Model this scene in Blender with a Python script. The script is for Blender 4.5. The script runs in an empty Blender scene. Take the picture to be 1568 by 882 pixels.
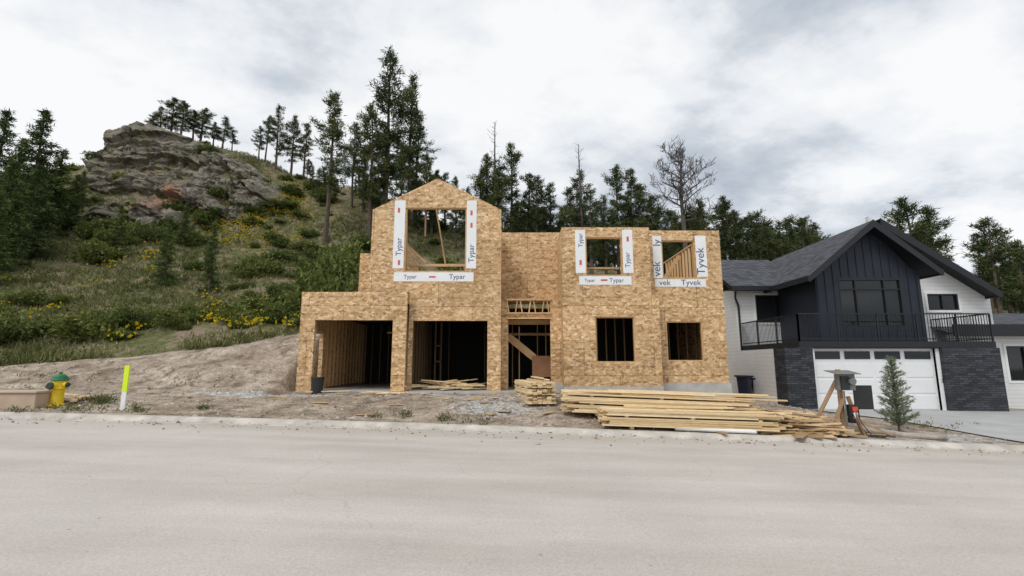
import bpy, math, random
import numpy as np
from mathutils import Vector, Matrix
rng = np.random.default_rng(7); random.seed(7)
F=740.0; TH=math.radians(9.0); CAMZ=1.6
cT,sT=math.cos(TH),math.sin(TH)
def P(px,py,D):
    u=(px-784)/F; v=(441-py)/F; t=D/(cT-v*sT)
    return u*t, CAMZ+(sT+v*cT)*t
def PX(px,py,D): return P(px,py,D)[0]
def PZ(py,D): return P(784,py,D)[1]
S=bpy.context.scene
# ------------------------------------------------ noise
def _h(a,b,s):
    v=np.sin(a*127.1+b*311.7+s*74.7)*43758.5453
    return v-np.floor(v)
def vnoise(x,y,s=0):
    xi=np.floor(x); yi=np.floor(y); fx=x-xi; fy=y-yi
    fx=fx*fx*(3-2*fx); fy=fy*fy*(3-2*fy)
    return (_h(xi,yi,s)*(1-fx)+_h(xi+1,yi,s)*fx)*(1-fy)+(_h(xi,yi+1,s)*(1-fx)+_h(xi+1,yi+1,s)*fx)*fy
def fbm(x,y,s=0,o=4):
    r=0;a=.5
    for i in range(o):
        r=r+a*(vnoise(x,y,s+i)-.5)*2; x=x*2.03+3.1;y=y*2.03+1.7;a*=.5
    return r
def ss(a,b,x):
    t=np.clip((x-a)/(b-a),0,1); return t*t*(3-2*t)
# ------------------------------------------------ terrain
def zr(x): return -0.03*np.clip(x,-45,60)
def yk(x):
    c=np.clip(x,-17,17); return 12.15-.0035*c*c-.018*c
RP=[(-500,330),(-200,300),(0,285),(100,266),(145,262),(215,212),(300,218),(400,246),(480,275),(560,300),(680,338),(800,385),(1000,430),(1200,462),(1568,485),(2200,500)]
YR=58.0
RX=np.array([P(a,b,YR)[0] for a,b in RP]); RZ=np.array([P(a,b,YR)[1] for a,b in RP])
PADX=np.array([-60,-30,-14,-9,2,4.6,5.6,8.6,11,20,60]); PADZ=np.array([1.9,1.2,.78,.66,.62,.52,.38,.32,-.10,-.2,-1.4])
def H(x,y):
    x=np.asarray(x,float); y=np.asarray(y,float)
    road=zr(x)
    pad=np.interp(x,PADX,PADZ)
    k=yk(x)
    g=road+.09+(pad-road-.09)*ss(0,1,(y-k-.15)/(4.3))
    g=g+(.05*fbm(x*.9,y*1.3,3)+.02*fbm(x*5,y*5,8))*ss(0,.8,y-k)*(1-ss(8.5,10,x)*(1-ss(30,34,y)))
    footy=21+8*ss(-8.0,-7.5,x)+3*ss(9,14,x)
    footz=np.interp(x,[-60,-22,-16,-9.5,-7.9,-7.0,9,20],[2.8,1.55,1.95,2.75,2.9,2.0,.8,.4])
    t=ss(0,1,(y-(footy-5.2))/5.4)
    rut=(.13*fbm(x*.5,y*1.8,15)+.06*fbm(x*2,y*2,18))*ss(14,16,y)*(x<-8)
    g=g*(1-t)+footz*t+rut*ss(0,2,footy+1-y)
    rz=np.interp(x,RX*1.0,RZ)
    ms=np.interp(x,[-80,-45,-20,0,20,80],[.30,.30,.25,.17,.12,.08])
    mz=np.maximum(CAMZ+45*ms,footz+.5)
    t1=np.clip((y-footy)/(45-footy),0,1); t2=np.clip((y-45)/(YR-45),0,1)
    t2=t2*(1.35-.35*t2)
    hill=footz+(mz-footz)*t1+(rz-mz)*t2
    hill=hill+ (fbm(x*.11,y*.11,20)*1.3+fbm(x*.5,y*.5,30)*.35)*ss(0,8,y-footy)
    hill=hill-np.clip(y-YR,0,60)*.32*ss(YR,YR+12,y)
    g=np.where(y>footy,hill,g)
    g=np.where(y<k+.1,road-.06,g)
    g=np.where(y<-7,road+.1,g)
    return g
def Hs(x,y): return float(H(x,y))
# ------------------------------------------------ mesh builder
class MB:
    def __init__(s): s.v=[];s.f=[];s.m=[]
    def add(s,vs,fs,mi=0):
        b=len(s.v); s.v+= [tuple(p) for p in vs]
        for f in fs: s.f.append([b+i for i in f]); s.m.append(mi)
    def box(s,x0,x1,y0,y1,z0,z1,mi=0):
        s.add([(x0,y0,z0),(x1,y0,z0),(x1,y1,z0),(x0,y1,z0),(x0,y0,z1),(x1,y0,z1),(x1,y1,z1),(x0,y1,z1)],
          [(0,3,2,1),(4,5,6,7),(0,1,5,4),(1,2,6,5),(2,3,7,6),(3,0,4,7)],mi)
    def beam(s,a,b,w,h,mi=0,up=(0,0,1)):
        a=Vector(a);b=Vector(b);d=(b-a).normalized();u=Vector(up)
        if abs(d.dot(u))>.98:u=Vector((0,1,0))
        r=d.cross(u).normalized();u=r.cross(d).normalized()
        r=r*w/2;u=u*h/2
        s.add([a-r-u,a+r-u,a+r+u,a-r+u,b-r-u,b+r-u,b+r+u,b-r+u],[(0,1,2,3),(7,6,5,4),(0,4,5,1),(1,5,6,2),(2,6,7,3),(3,7,4,0)],mi)
    def tube(s,pts,rad,n=8,mi=0,cap=True):
        pts=[Vector(p) for p in pts]; vs=[];fs=[]
        for i,p in enumerate(pts):
            d=(pts[min(i+1,len(pts)-1)]-pts[max(i-1,0)]).normalized()
            u=Vector((0,0,1)) if abs(d.z)<.9 else Vector((1,0,0))
            r=d.cross(u).normalized();w=d.cross(r).normalized()
            for k in range(n):
                a=2*math.pi*k/n; vs.append(p+(r*math.cos(a)+w*math.sin(a))*rad[i])
        for i in range(len(pts)-1):
            for k in range(n):
                k2=(k+1)%n; fs.append((i*n+k,i*n+k2,(i+1)*n+k2,(i+1)*n+k))
        if cap: fs.append(tuple(range(n))); fs.append(tuple(range((len(pts)-1)*n,len(pts)*n))[::-1])
        s.add(vs,fs,mi)
    def prism(s,poly,y0,y1,mi=0):
        n=len(poly); vs=[(x,y0,z) for x,z in poly]+[(x,y1,z) for x,z in poly]
        fs=[tuple(range(n)),tuple(range(n,2*n))[::-1]]+[(i,i+n,(i+1)%n+n,(i+1)%n) for i in range(n)]
        s.add(vs,fs,mi)
    def wall(s,a0,a1,z0,z1,c,th,ops,mi=0,axis='x',mb=None):
        if mb is None: mb=mi
        xs=sorted(set([a0,a1]+[v for o in ops for v in (o[0],o[1]) if a0<v<a1]))
        zs=sorted(set([z0,z1]+[v for o in ops for v in (o[2],o[3]) if z0<v<z1]))
        def solid(i,j):
            if i<0 or j<0 or i>=len(xs)-1 or j>=len(zs)-1: return False
            mx=(xs[i]+xs[i+1])/2; mz=(zs[j]+zs[j+1])/2
            return not any(o[0]<mx<o[1] and o[2]<mz<o[3] for o in ops)
        def q(p,m):
            if axis=='x': s.add([(a,b,z) for a,b,z in p],[(0,1,2,3)],m)
            else: s.add([(b,a,z) for a,b,z in p],[(3,2,1,0)],m)
        for i in range(len(xs)-1):
            for j in range(len(zs)-1):
                if not solid(i,j): continue
                A,B,C,D=xs[i],xs[i+1],zs[j],zs[j+1]
                q([(A,c,C),(B,c,C),(B,c,D),(A,c,D)],mi)
                q([(B,c+th,C),(A,c+th,C),(A,c+th,D),(B,c+th,D)],mb)
                if not solid(i-1,j): q([(A,c+th,C),(A,c,C),(A,c,D),(A,c+th,D)],mb)
                if not solid(i+1,j): q([(B,c,C),(B,c+th,C),(B,c+th,D),(B,c,D)],mb)
                if not solid(i,j-1): q([(A,c+th,C),(B,c+th,C),(B,c,C),(A,c,C)],mb)
                if not solid(i,j+1): q([(A,c,D),(B,c,D),(B,c+th,D),(A,c+th,D)],mb)
    def obj(s,name,mats,parent=None,smooth=False,bevel=0):
        me=bpy.data.meshes.new(name); me.from_pydata(s.v,[],s.f)
        for m in mats: me.materials.append(m)
        me.polygons.foreach_set('material_index',s.m)
        if smooth: me.polygons.foreach_set('use_smooth',[True]*len(s.f))
        me.update()
        o=bpy.data.objects.new(name,me); S.collection.objects.link(o)
        if parent: o.parent=parent
        if bevel:
            b=o.modifiers.new('b','BEVEL'); b.width=bevel; b.segments=2; b.limit_method='ANGLE'
        return o
def empty(name,loc=(0,0,0)):
    o=bpy.data.objects.new(name,None); S.collection.objects.link(o); o.location=loc; return o
def trimesh(name,V,shade=None,mats=(),extra=None):
    n=len(V)//3
    me=bpy.data.meshes.new(name); me.vertices.add(len(V)); me.vertices.foreach_set('co',V.astype(np.float32).ravel())
    me.loops.add(len(V)); me.loops.foreach_set('vertex_index',np.arange(len(V),dtype=np.int32))
    me.polygons.add(n); me.polygons.foreach_set('loop_start',np.arange(0,len(V),3,dtype=np.int32))
    me.polygons.foreach_set('loop_total',np.full(n,3,dtype=np.int32))
    for m in mats: me.materials.append(m)
    if extra is not None: me.polygons.foreach_set('material_index',extra.astype(np.int32))
    me.update(calc_edges=True)
    if shade is not None:
        a=me.attributes.new('shade','FLOAT','POINT'); a.data.foreach_set('value',shade.astype(np.float32))
    return me
# ------------------------------------------------ materials
def mat(name): 
    m=bpy.data.materials.new(name); m.use_nodes=True; nt=m.node_tree
    return m,nt,nt.nodes['Principled BSDF']
def N(nt,t,**k):
    n=nt.nodes.new(t)
    for a,b in k.items(): setattr(n,a,b)
    return n
def ramp(nt,src,stops):
    r=N(nt,'ShaderNodeValToRGB'); e=r.color_ramp.elements
    while len(e)<len(stops): e.new(.5)
    for i,(p,c) in enumerate(stops): e[i].position=p; e[i].color=(*c,1) if len(c)==3 else c
    nt.links.new(src,r.inputs[0]); return r.outputs[0]
def noise(nt,vec,scale,detail=4,rough=.55):
    n=N(nt,'ShaderNodeTexNoise'); n.inputs['Scale'].default_value=scale; n.inputs['Detail'].default_value=detail
    n.inputs['Roughness'].default_value=rough
    if vec: nt.links.new(vec,n.inputs['Vector'])
    return n.outputs['Fac']
def mix(nt,f,a,b,mode='MIX'):
    m=N(nt,'ShaderNodeMixRGB',blend_type=mode)
    for i,v in ((0,f),(1,a),(2,b)):
        if isinstance(v,(int,float)): m.inputs[i].default_value=v
        elif isinstance(v,tuple): m.inputs[i].default_value=(*v,1)
        else: nt.links.new(v,m.inputs[i])
    return m.outputs[0]
def mth(nt,op,a,b=0.0,c=0.0):
    m=N(nt,'ShaderNodeMath',operation=op)
    for i,v in ((0,a),(1,b),(2,c)):
        if isinstance(v,(int,float)): m.inputs[i].default_value=v
        else: nt.links.new(v,m.inputs[i])
    return m.outputs[0]
def bump(nt,bs,h,st=.4,d=.02):
    b=N(nt,'ShaderNodeBump'); b.inputs['Strength'].default_value=st; b.inputs['Distance'].default_value=d
    nt.links.new(h,b.inputs['Height']); nt.links.new(b.outputs[0],bs.inputs['Normal'])
def objc(nt): return N(nt,'ShaderNodeTexCoord').outputs['Object']
def simple(name,col,rough=.7,var=.15,scale=6,metal=0,bmp=.1):
    m,nt,b=mat(name); v=objc(nt); f=noise(nt,v,scale,5)
    lo=tuple(c*(1-var) for c in col); hi=tuple(min(1,c*(1+var)) for c in col)
    nt.links.new(ramp(nt,f,[(.3,lo),(.7,hi)]),b.inputs['Base Color'])
    b.inputs['Roughness'].default_value=rough; b.inputs['Metallic'].default_value=metal
    if bmp: bump(nt,b,noise(nt,v,scale*8,3),bmp,.01)
    return m
def facade_vec(nt):
    sx=N(nt,'ShaderNodeSeparateXYZ'); nt.links.new(objc(nt),sx.inputs[0])
    a=mth(nt,'ADD',sx.outputs[0],sx.outputs[1]); c=N(nt,'ShaderNodeCombineXYZ')
    nt.links.new(a,c.inputs[0]); nt.links.new(sx.outputs[2],c.inputs[1]); return c.outputs[0],sx
def osb_mat(name,k=1.0):
    m,nt,b=mat(name); v,sx=facade_vec(nt)
    mp=N(nt,'ShaderNodeMapping'); mp.inputs['Scale'].default_value=(9,15,1); nt.links.new(v,mp.inputs[0])
    nz=N(nt,'ShaderNodeTexNoise'); nz.inputs['Scale'].default_value=6; nt.links.new(v,nz.inputs['Vector'])
    vv=N(nt,'ShaderNodeVectorMath',operation='MULTIPLY_ADD'); nt.links.new(nz.outputs['Color'],vv.inputs[0]); vv.inputs[1].default_value=(1.5,1.5,0); nt.links.new(mp.outputs[0],vv.inputs[2])
    vo=N(nt,'ShaderNodeTexVoronoi'); vo.inputs['Scale'].default_value=1; nt.links.new(vv.outputs[0],vo.inputs['Vector'])
    sp=N(nt,'ShaderNodeSeparateColor'); nt.links.new(vo.outputs['Color'],sp.inputs[0])
    vo2=N(nt,'ShaderNodeTexVoronoi'); vo2.inputs['Scale'].default_value=2.3; nt.links.new(vv.outputs[0],vo2.inputs['Vector'])
    sp2=N(nt,'ShaderNodeSeparateColor'); nt.links.new(vo2.outputs['Color'],sp2.inputs[0])
    c1=ramp(nt,sp.outputs[0],[(0,(.36*k,.22*k,.105*k)),(.25,(.56*k,.365*k,.19*k)),(.7,(.66*k,.46*k,.26*k)),(1,(.82*k,.64*k,.42*k))])
    c2=ramp(nt,sp2.outputs[1],[(0,(.52,.48,.44)),(.25,(.94,.92,.89)),(1,(1.12,1.11,1.09))])
    c=mix(nt,.75,c1,c2,'MULTIPLY')
    br=N(nt,'ShaderNodeTexBrick'); br.offset=.5; nt.links.new(v,br.inputs['Vector'])
    br.inputs['Color1'].default_value=(1.06,1.05,1.04,1); br.inputs['Color2'].default_value=(.88,.86,.83,1); br.inputs['Mortar'].default_value=(.42,.37,.31,1)
    br.inputs['Scale'].default_value=1; br.inputs['Mortar Size'].default_value=.009; br.inputs['Mortar Smooth'].default_value=.3; br.inputs['Brick Width'].default_value=2.44; br.inputs['Row Height'].default_value=1.22
    c=mix(nt,1,c,br.outputs['Color'],'MULTIPLY')
    fr=mth(nt,'FRACT',mth(nt,'DIVIDE',sx.outputs[2],.61)); band=mth(nt,'LESS_THAN',mth(nt,'ABSOLUTE',mth(nt,'SUBTRACT',fr,.5)),.045)
    st=mth(nt,'GREATER_THAN',noise(nt,v,2.2,0),.54); st2=mth(nt,'GREATER_THAN',noise(nt,v,28,1),.48)
    k3=mth(nt,'MULTIPLY',mth(nt,'MULTIPLY',band,st),mth(nt,'MULTIPLY',st2,.6))
    c=mix(nt,k3,c,(.10,.055,.03))
    big=noise(nt,v,.5,3); c=mix(nt,1,c,ramp(nt,big,[(.3,(.90,.89,.87)),(.7,(1.06,1.05,1.03))]),'MULTIPLY')
    nt.links.new(c,b.inputs['Base Color']); b.inputs['Roughness'].default_value=.75
    bump(nt,b,sp.outputs[0],.25,.004); return m
def wood_mat(name,a,bb):
    m,nt,b=mat(name); g=N(nt,'ShaderNodeNewGeometry'); v=objc(nt)
    c=ramp(nt,g.outputs['Random Per Island'],[(0,a),(1,bb)])
    mp=N(nt,'ShaderNodeMapping'); mp.inputs['Scale'].default_value=(2,12,12); nt.links.new(v,mp.inputs[0])
    f=noise(nt,mp.outputs[0],3,5,.6); c=mix(nt,1,c,ramp(nt,f,[(.3,(.80,.77,.73)),(.65,(1.08,1.06,1.03))]),'MULTIPLY')
    nt.links.new(c,b.inputs['Base Color']); b.inputs['Roughness'].default_value=.65; return m
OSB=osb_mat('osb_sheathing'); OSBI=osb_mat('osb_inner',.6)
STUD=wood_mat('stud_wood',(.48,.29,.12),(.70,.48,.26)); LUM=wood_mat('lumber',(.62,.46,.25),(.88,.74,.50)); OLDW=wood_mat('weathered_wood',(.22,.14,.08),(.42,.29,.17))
DSTUD=wood_mat('shaded_stud_wood',(.20,.125,.065),(.36,.24,.13)); DARKIN=simple('painted_interior_shade',(.022,.02,.018),.9)  # interior shade put into the colour: darkened studs and near-black panels
CONC=simple('concrete',(.46,.45,.43),.85,.15,3)
WRAP=simple('house_wrap',(.82,.84,.86),.5,.04,3); INK=simple('ink_blue',(.05,.09,.18),.6); RED=simple('ink_red',(.6,.12,.09),.6)
BLACK=simple('black_metal',(.012,.012,.014),.4,.2); PLAST=simple('black_plastic',(.02,.02,.022),.45); 
def glass_mat():
    m,nt,b=mat('window_glass'); b.inputs['Base Color'].default_value=(.012,.015,.018,1); b.inputs['Roughness'].default_value=.04
    bump(nt,b,noise(nt,objc(nt),.8,2),.05,.02); return m
GLASS=glass_mat()
def siding(name,col,pitch=.17,vert=False):
    m,nt,b=mat(name); v,sx=facade_vec(nt); s2=N(nt,'ShaderNodeSeparateXYZ'); nt.links.new(v,s2.inputs[0])
    fr=mth(nt,'FRACT',mth(nt,'DIVIDE',s2.outputs[0 if vert else 1],pitch))
    line=ramp(nt,fr,[(0,(.5,.5,.52)),(.10,(.96,.96,.96)),(1,(1,1,1))])
    c=mix(nt,1,col,line,'MULTIPLY')
    c=mix(nt,1,c,ramp(nt,noise(nt,v,1.2,4),[(.3,(.92,.92,.92)),(.7,(1,1,1))]),'MULTIPLY')
    nt.links.new(c,b.inputs['Base Color']); b.inputs['Roughness'].default_value=.6; bump(nt,b,fr,.5,.015); return m
WHITE=siding('white_lap_siding',(.80,.81,.82)); WTRIM=simple('white_trim',(.80,.81,.82),.5,.04)
NAVY=simple('navy_siding',(.013,.019,.032),.6,.15,2); DTRIM=simple('dark_fascia',(.010,.012,.016),.5)
GDOOR=simple('garage_door_paint',(.80,.81,.82),.45,.03,2)
def shingle():
    m,nt,b=mat('roof_shingles'); v=objc(nt); s2=N(nt,'ShaderNodeSeparateXYZ'); nt.links.new(v,s2.inputs[0])
    c3=N(nt,'ShaderNodeCombineXYZ'); nt.links.new(mth(nt,'ADD',s2.outputs[0],s2.outputs[1]),c3.inputs[0]); nt.links.new(mth(nt,'MULTIPLY',s2.outputs[2],1.9),c3.inputs[1])
    br=N(nt,'ShaderNodeTexBrick'); nt.links.new(c3.outputs[0],br.inputs['Vector']); br.inputs['Scale'].default_value=1
    br.inputs['Brick Width'].default_value=.3; br.inputs['Row Height'].default_value=.16; br.inputs['Mortar Size'].default_value=.012
    br.inputs['Color1'].default_value=(.055,.06,.07,1); br.inputs['Color2'].default_value=(.12,.125,.14,1); br.inputs['Mortar'].default_value=(.025,.025,.03,1)
    c=mix(nt,1,br.outputs['Color'],ramp(nt,noise(nt,v,30,2),[(.3,(.8,.8,.8)),(.7,(1.2,1.2,1.2))]),'MULTIPLY')
    nt.links.new(c,b.inputs['Base Color']); b.inputs['Roughness'].default_value=.9; b.inputs['Specular IOR Level'].default_value=.2; bump(nt,b,br.outputs['Fac'],.4,.01); return m
SHING=shingle()
def stone_mat():
    m,nt,b=mat('ledge_stone'); v,sx=facade_vec(nt)
    br=N(nt,'ShaderNodeTexBrick'); nt.links.new(v,br.inputs['Vector']); br.inputs['Scale'].default_value=1; br.offset=.37
    br.inputs['Brick Width'].default_value=.34; br.inputs['Row Height'].default_value=.085; br.inputs['Mortar Size'].default_value=.008
    br.inputs['Color1'].default_value=(.016,.018,.023,1); br.inputs['Color2'].default_value=(.06,.065,.078,1); br.inputs['Mortar'].default_value=(.005,.005,.006,1)
    nt.links.new(mix(nt,1,br.outputs['Color'],ramp(nt,noise(nt,v,12,4),[(.3,(.6,.6,.6)),(.7,(1.4,1.4,1.4))]),'MULTIPLY'),b.inputs['Base Color'])
    bump(nt,b,mth(nt,'MULTIPLY',noise(nt,v,8,3),br.outputs['Fac']),.8,.03); b.inputs['Roughness'].default_value=.7; return m
STONE=stone_mat()
def leaf_mat(name,stops,trans=.25):
    m,nt,b=mat(name); a=N(nt,'ShaderNodeAttribute'); a.attribute_name='shade'
    oi=N(nt,'ShaderNodeObjectInfo'); c=ramp(nt,a.outputs['Fac'],stops)
    c=mix(nt,1,c,ramp(nt,oi.outputs['Random'],[(0,(.75,.8,.8)),(1,(1.25,1.15,1.0))]),'MULTIPLY')
    nt.links.new(c,b.inputs['Base Color']); b.inputs['Roughness'].default_value=.75; b.inputs['Specular IOR Level'].default_value=.12
    if trans:
        t=N(nt,'ShaderNodeBsdfTranslucent'); nt.links.new(c,t.inputs[0]); ms=N(nt,'ShaderNodeMixShader'); ms.inputs[0].default_value=trans
        nt.links.new(b.outputs[0],ms.inputs[1]); nt.links.new(t.outputs[0],ms.inputs[2]); nt.links.new(ms.outputs[0],nt.nodes['Material Output'].inputs[0])
    return m
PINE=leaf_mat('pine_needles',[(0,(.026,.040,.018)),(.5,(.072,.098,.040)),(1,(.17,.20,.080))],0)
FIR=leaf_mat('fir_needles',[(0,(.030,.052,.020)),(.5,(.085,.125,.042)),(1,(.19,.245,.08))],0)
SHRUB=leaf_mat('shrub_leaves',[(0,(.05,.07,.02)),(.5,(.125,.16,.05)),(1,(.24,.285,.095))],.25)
GRASS=leaf_mat('grass_blades',[(0,(.09,.105,.035)),(.4,(.165,.18,.065)),(.7,(.26,.245,.12)),(1,(.38,.32,.20))],.2)
FLOW=leaf_mat('yellow_petals',[(0,(.75,.52,.01)),(1,(.9,.70,.04))],.3)
SPRUCE=leaf_mat('spruce_needles',[(0,(.07,.10,.07)),(.5,(.16,.21,.15)),(1,(.28,.34,.25))])
BARK=simple('bark',(.10,.075,.055),.9,.35,4,bmp=.4); DEADB=simple('dead_bark',(.10,.085,.075),.9,.3,4)
# ------------------------------------------------ ground material
def ground_mat():
    m,nt,b=mat('dirt_and_grass'); v=objc(nt)
    a=N(nt,'ShaderNodeAttribute'); a.attribute_name='grass'
    g2=N(nt,'ShaderNodeAttribute'); g2.attribute_name='gravel'
    n1=noise(nt,v,.6,6,.6); n2=noise(nt,v,4,6,.68); n3=noise(nt,v,28,3,.6); n4=noise(nt,v,1.5,5,.6)
    dirt=ramp(nt,n1,[(.3,(.25,.195,.145)),(.5,(.37,.305,.24)),(.7,(.50,.43,.355))])
    dirt=mix(nt,1,dirt,ramp(nt,n2,[(.3,(.58,.56,.54)),(.5,(.95,.95,.95)),(.7,(1.25,1.25,1.25))]),'MULTIPLY')
    dirt=mix(nt,1,dirt,ramp(nt,n4,[(.36,(.60,.57,.54)),(.48,(1,1,1)),(.7,(1.1,1.1,1.1))]),'MULTIPLY')
    vo=N(nt,'ShaderNodeTexVoronoi'); vo.inputs['Scale'].default_value=19; nt.links.new(v,vo.inputs['Vector'])
    sc=N(nt,'ShaderNodeSeparateColor'); nt.links.new(vo.outputs['Color'],sc.inputs[0])
    peb=ramp(nt,sc.outputs[0],[(0,(.5,.48,.46)),(.5,(.95,.95,.95)),(1,(1.5,1.5,1.52))])
    dirt=mix(nt,.45,dirt,peb,'MULTIPLY')
    grav=mix(nt,.85,(.44,.425,.40),peb,'MULTIPLY'); grav=mix(nt,1,grav,ramp(nt,n2,[(.3,(.7,.7,.7)),(.7,(1.15,1.15,1.15))]),'MULTIPLY')
    gf=ramp(nt,mth(nt,'ADD',g2.outputs['Fac'],mth(nt,'MULTIPLY',mth(nt,'SUBTRACT',n2,.5),1.4)),[(.4,(0,0,0)),(.66,(1,1,1))])
    dirt=mix(nt,gf,dirt,grav)
    gr=ramp(nt,n2,[(.3,(.06,.07,.025)),(.5,(.12,.13,.05)),(.64,(.19,.175,.085)),(.78,(.28,.23,.15))])
    gr=mix(nt,ramp(nt,mth(nt,'ADD',mth(nt,'MULTIPLY',n1,.6),mth(nt,'MULTIPLY',n4,.4)),[(.48,(0,0,0)),(.56,(.9,.9,.9))]),gr,mix(nt,n2,(.17,.13,.09),(.36,.29,.21)))
    gr=mix(nt,1,gr,ramp(nt,n3,[(.3,(.6,.6,.6)),(.7,(1.3,1.3,1.3))]),'MULTIPLY')
    f=ramp(nt,mth(nt,'ADD',a.outputs['Fac'],mth(nt,'MULTIPLY',mth(nt,'SUBTRACT',n2,.5),.9)),[(.42,(0,0,0)),(.58,(1,1,1))])
    nt.links.new(mix(nt,f,dirt,gr),b.inputs['Base Color']); b.inputs['Roughness'].default_value=.95; b.inputs['Specular IOR Level'].default_value=.15
    bump(nt,b,mth(nt,'ADD',mth(nt,'MULTIPLY',vo.outputs['Distance'],-.4),mth(nt,'ADD',n2,n3)),.55,.06); return m
def axis(segs):
    out=[]
    for a,b,st in segs: out+=list(np.arange(a,b,st))
    return np.array(out+[segs[-1][1]])
gx=axis([(-900,-120,40),(-120,-70,3),(-70,-20,.8),(-20,20,.16),(20,60,1),(60,120,4),(120,900,40)])
gy=axis([(-300,-20,20),(-20,10,2),(10,24,.14),(24,66,.7),(66,120,4),(120,1000,44)])
X,Y=np.meshgrid(gx,gy); Z=H(X,Y)
nx,ny=len(gx),len(gy)
me=bpy.data.meshes.new('ground'); V=np.stack([X,Y,Z],-1).reshape(-1,3)
I=np.arange(nx*ny).reshape(ny,nx); Q=np.stack([I[:-1,:-1],I[:-1,1:],I[1:,1:],I[1:,:-1]],-1).reshape(-1,4)
me.vertices.add(len(V)); me.vertices.foreach_set('co',V.astype(np.float32).ravel()); me.loops.add(Q.size); me.loops.foreach_set('vertex_index',Q.astype(np.int32).ravel())
me.polygons.add(len(Q)); me.polygons.foreach_set('loop_start',np.arange(0,Q.size,4,dtype=np.int32)); me.polygons.foreach_set('loop_total',np.full(len(Q),4,dtype=np.int32))
me.polygons.foreach_set('use_smooth',np.ones(len(Q),bool)); me.update(calc_edges=True)
def grassf(x,y):
    fy=np.interp(x,[-60,-22,-16,-10,-8.0,-7.5,9,20],[19.3,19.5,20.3,21.5,22.0,27,27,27])
    g=ss(-.7,.9,y-fy+fbm(x*.4,y*.4,55)*.9)
    g=np.maximum(g, ss(-20,-9,-y-7)*.9*(y<-7))
    return g
a=me.attributes.new('grass','FLOAT','POINT'); a.data.foreach_set('value',grassf(V[:,0],V[:,1]).astype(np.float32))
gv=np.exp(-(((V[:,0]+.6)/1.7)**2+((V[:,1]-14.4)/1.3)**2))*.8+np.exp(-(((V[:,0]-9.8)/3.2)**4+((V[:,1]-12.6)/1.3)**2))*.7+np.exp(-(((V[:,0]+8.3)/2.8)**2+((V[:,1]-15.9)/.28)**2))*.9+np.exp(-((V[:,0]+2)/5)**2-((V[:,1]-16)/.6)**2)*.35
a=me.attributes.new('gravel','FLOAT','POINT'); a.data.foreach_set('value',gv.astype(np.float32))
me.materials.append(ground_mat()); o=bpy.data.objects.new('ground',me); S.collection.objects.link(o)
# ------------------------------------------------ road, kerb, driveway
def road_mat():
    m,nt,b=mat('dusty_road'); v=objc(nt)
    mp=N(nt,'ShaderNodeMapping'); mp.inputs['Scale'].default_value=(.10,.8,1); mp.inputs['Rotation'].default_value=(0,0,.04); nt.links.new(v,mp.inputs[0])
    n1=noise(nt,mp.outputs[0],1.6,5,.6); n2=noise(nt,v,.5,5,.6); n3=noise(nt,v,45,3,.7)
    c=ramp(nt,n1,[(.3,(.46,.425,.385)),(.5,(.51,.475,.435)),(.7,(.56,.525,.485))])
    c=mix(nt,1,c,ramp(nt,n2,[(.3,(.92,.91,.91)),(.7,(1.06,1.06,1.05))]),'MULTIPLY')
    c=mix(nt,1,c,ramp(nt,n3,[(.3,(.82,.82,.82)),(.7,(1.12,1.12,1.12))]),'MULTIPLY')
    sx=N(nt,'ShaderNodeSeparateXYZ'); nt.links.new(v,sx.inputs[0])
    e=mth(nt,'ADD',mth(nt,'MULTIPLY',mth(nt,'SUBTRACT',sx.outputs[1],10.0),.42),mth(nt,'MULTIPLY',mth(nt,'SUBTRACT',n2,.5),2.6))
    c=mix(nt,ramp(nt,e,[(.25,(0,0,0)),(1,(.75,.75,.75))]),c,mix(nt,n3,(.34,.28,.225),(.50,.435,.365)))
    vc=N(nt,'ShaderNodeTexVoronoi',feature='DISTANCE_TO_EDGE'); vc.inputs['Scale'].default_value=.22
    wv=N(nt,'ShaderNodeTexNoise'); wv.inputs['Scale'].default_value=1.2; nt.links.new(v,wv.inputs['Vector'])
    va=N(nt,'ShaderNodeVectorMath',operation='MULTIPLY_ADD'); nt.links.new(wv.outputs['Color'],va.inputs[0]); va.inputs[1].default_value=(.9,.9,0); nt.links.new(v,va.inputs[2]); nt.links.new(va.outputs[0],vc.inputs['Vector'])
    ck=mth(nt,'MULTIPLY',ramp(nt,vc.outputs['Distance'],[(.0,(.22,.22,.22)),(.004,(0,0,0))]),mth(nt,'GREATER_THAN',n2,.52)); c=mix(nt,ck,c,(.2,.17,.15))
    vo=N(nt,'ShaderNodeTexVoronoi'); vo.inputs['Scale'].default_value=3.5; nt.links.new(v,vo.inputs['Vector'])
    s=ramp(nt,vo.outputs['Distance'],[(.03,(.7,.7,.7)),(.07,(0,0,0))]); sc=N(nt,'ShaderNodeSeparateColor'); nt.links.new(vo.outputs['Color'],sc.inputs[0])
    s=mth(nt,'MULTIPLY',s,mth(nt,'GREATER_THAN',sc.outputs[0],.72)); c=mix(nt,s,c,(.16,.13,.11))
    nt.links.new(c,b.inputs['Base Color']); b.inputs['Roughness'].default_value=.95; b.inputs['Specular IOR Level'].default_value=.2; bump(nt,b,mth(nt,'ADD',n3,n2),.2,.01); return m
xs=np.concatenate([np.arange(-300,-45,15),np.arange(-45,45,.75),np.arange(45,301,15)])
mb=MB(); ys=[0,.25,.5,.75,1]
for i,x in enumerate(xs):
    k=float(yk(x))-.40; z=float(zr(x))
    for t in ys: mb.v.append((float(x),-7+(k+7)*t,z+.004))
n=len(ys)
for i in range(len(xs)-1):
    for j in range(n-1): mb.f.append([i*n+j,(i+1)*n+j,(i+1)*n+j+1,i*n+j+1]); mb.m.append(0)
mb.obj('road',[road_mat()])
KERB=simple('dusty_kerb_concrete',(.49,.455,.405),.9,.25,2.5)
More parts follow.
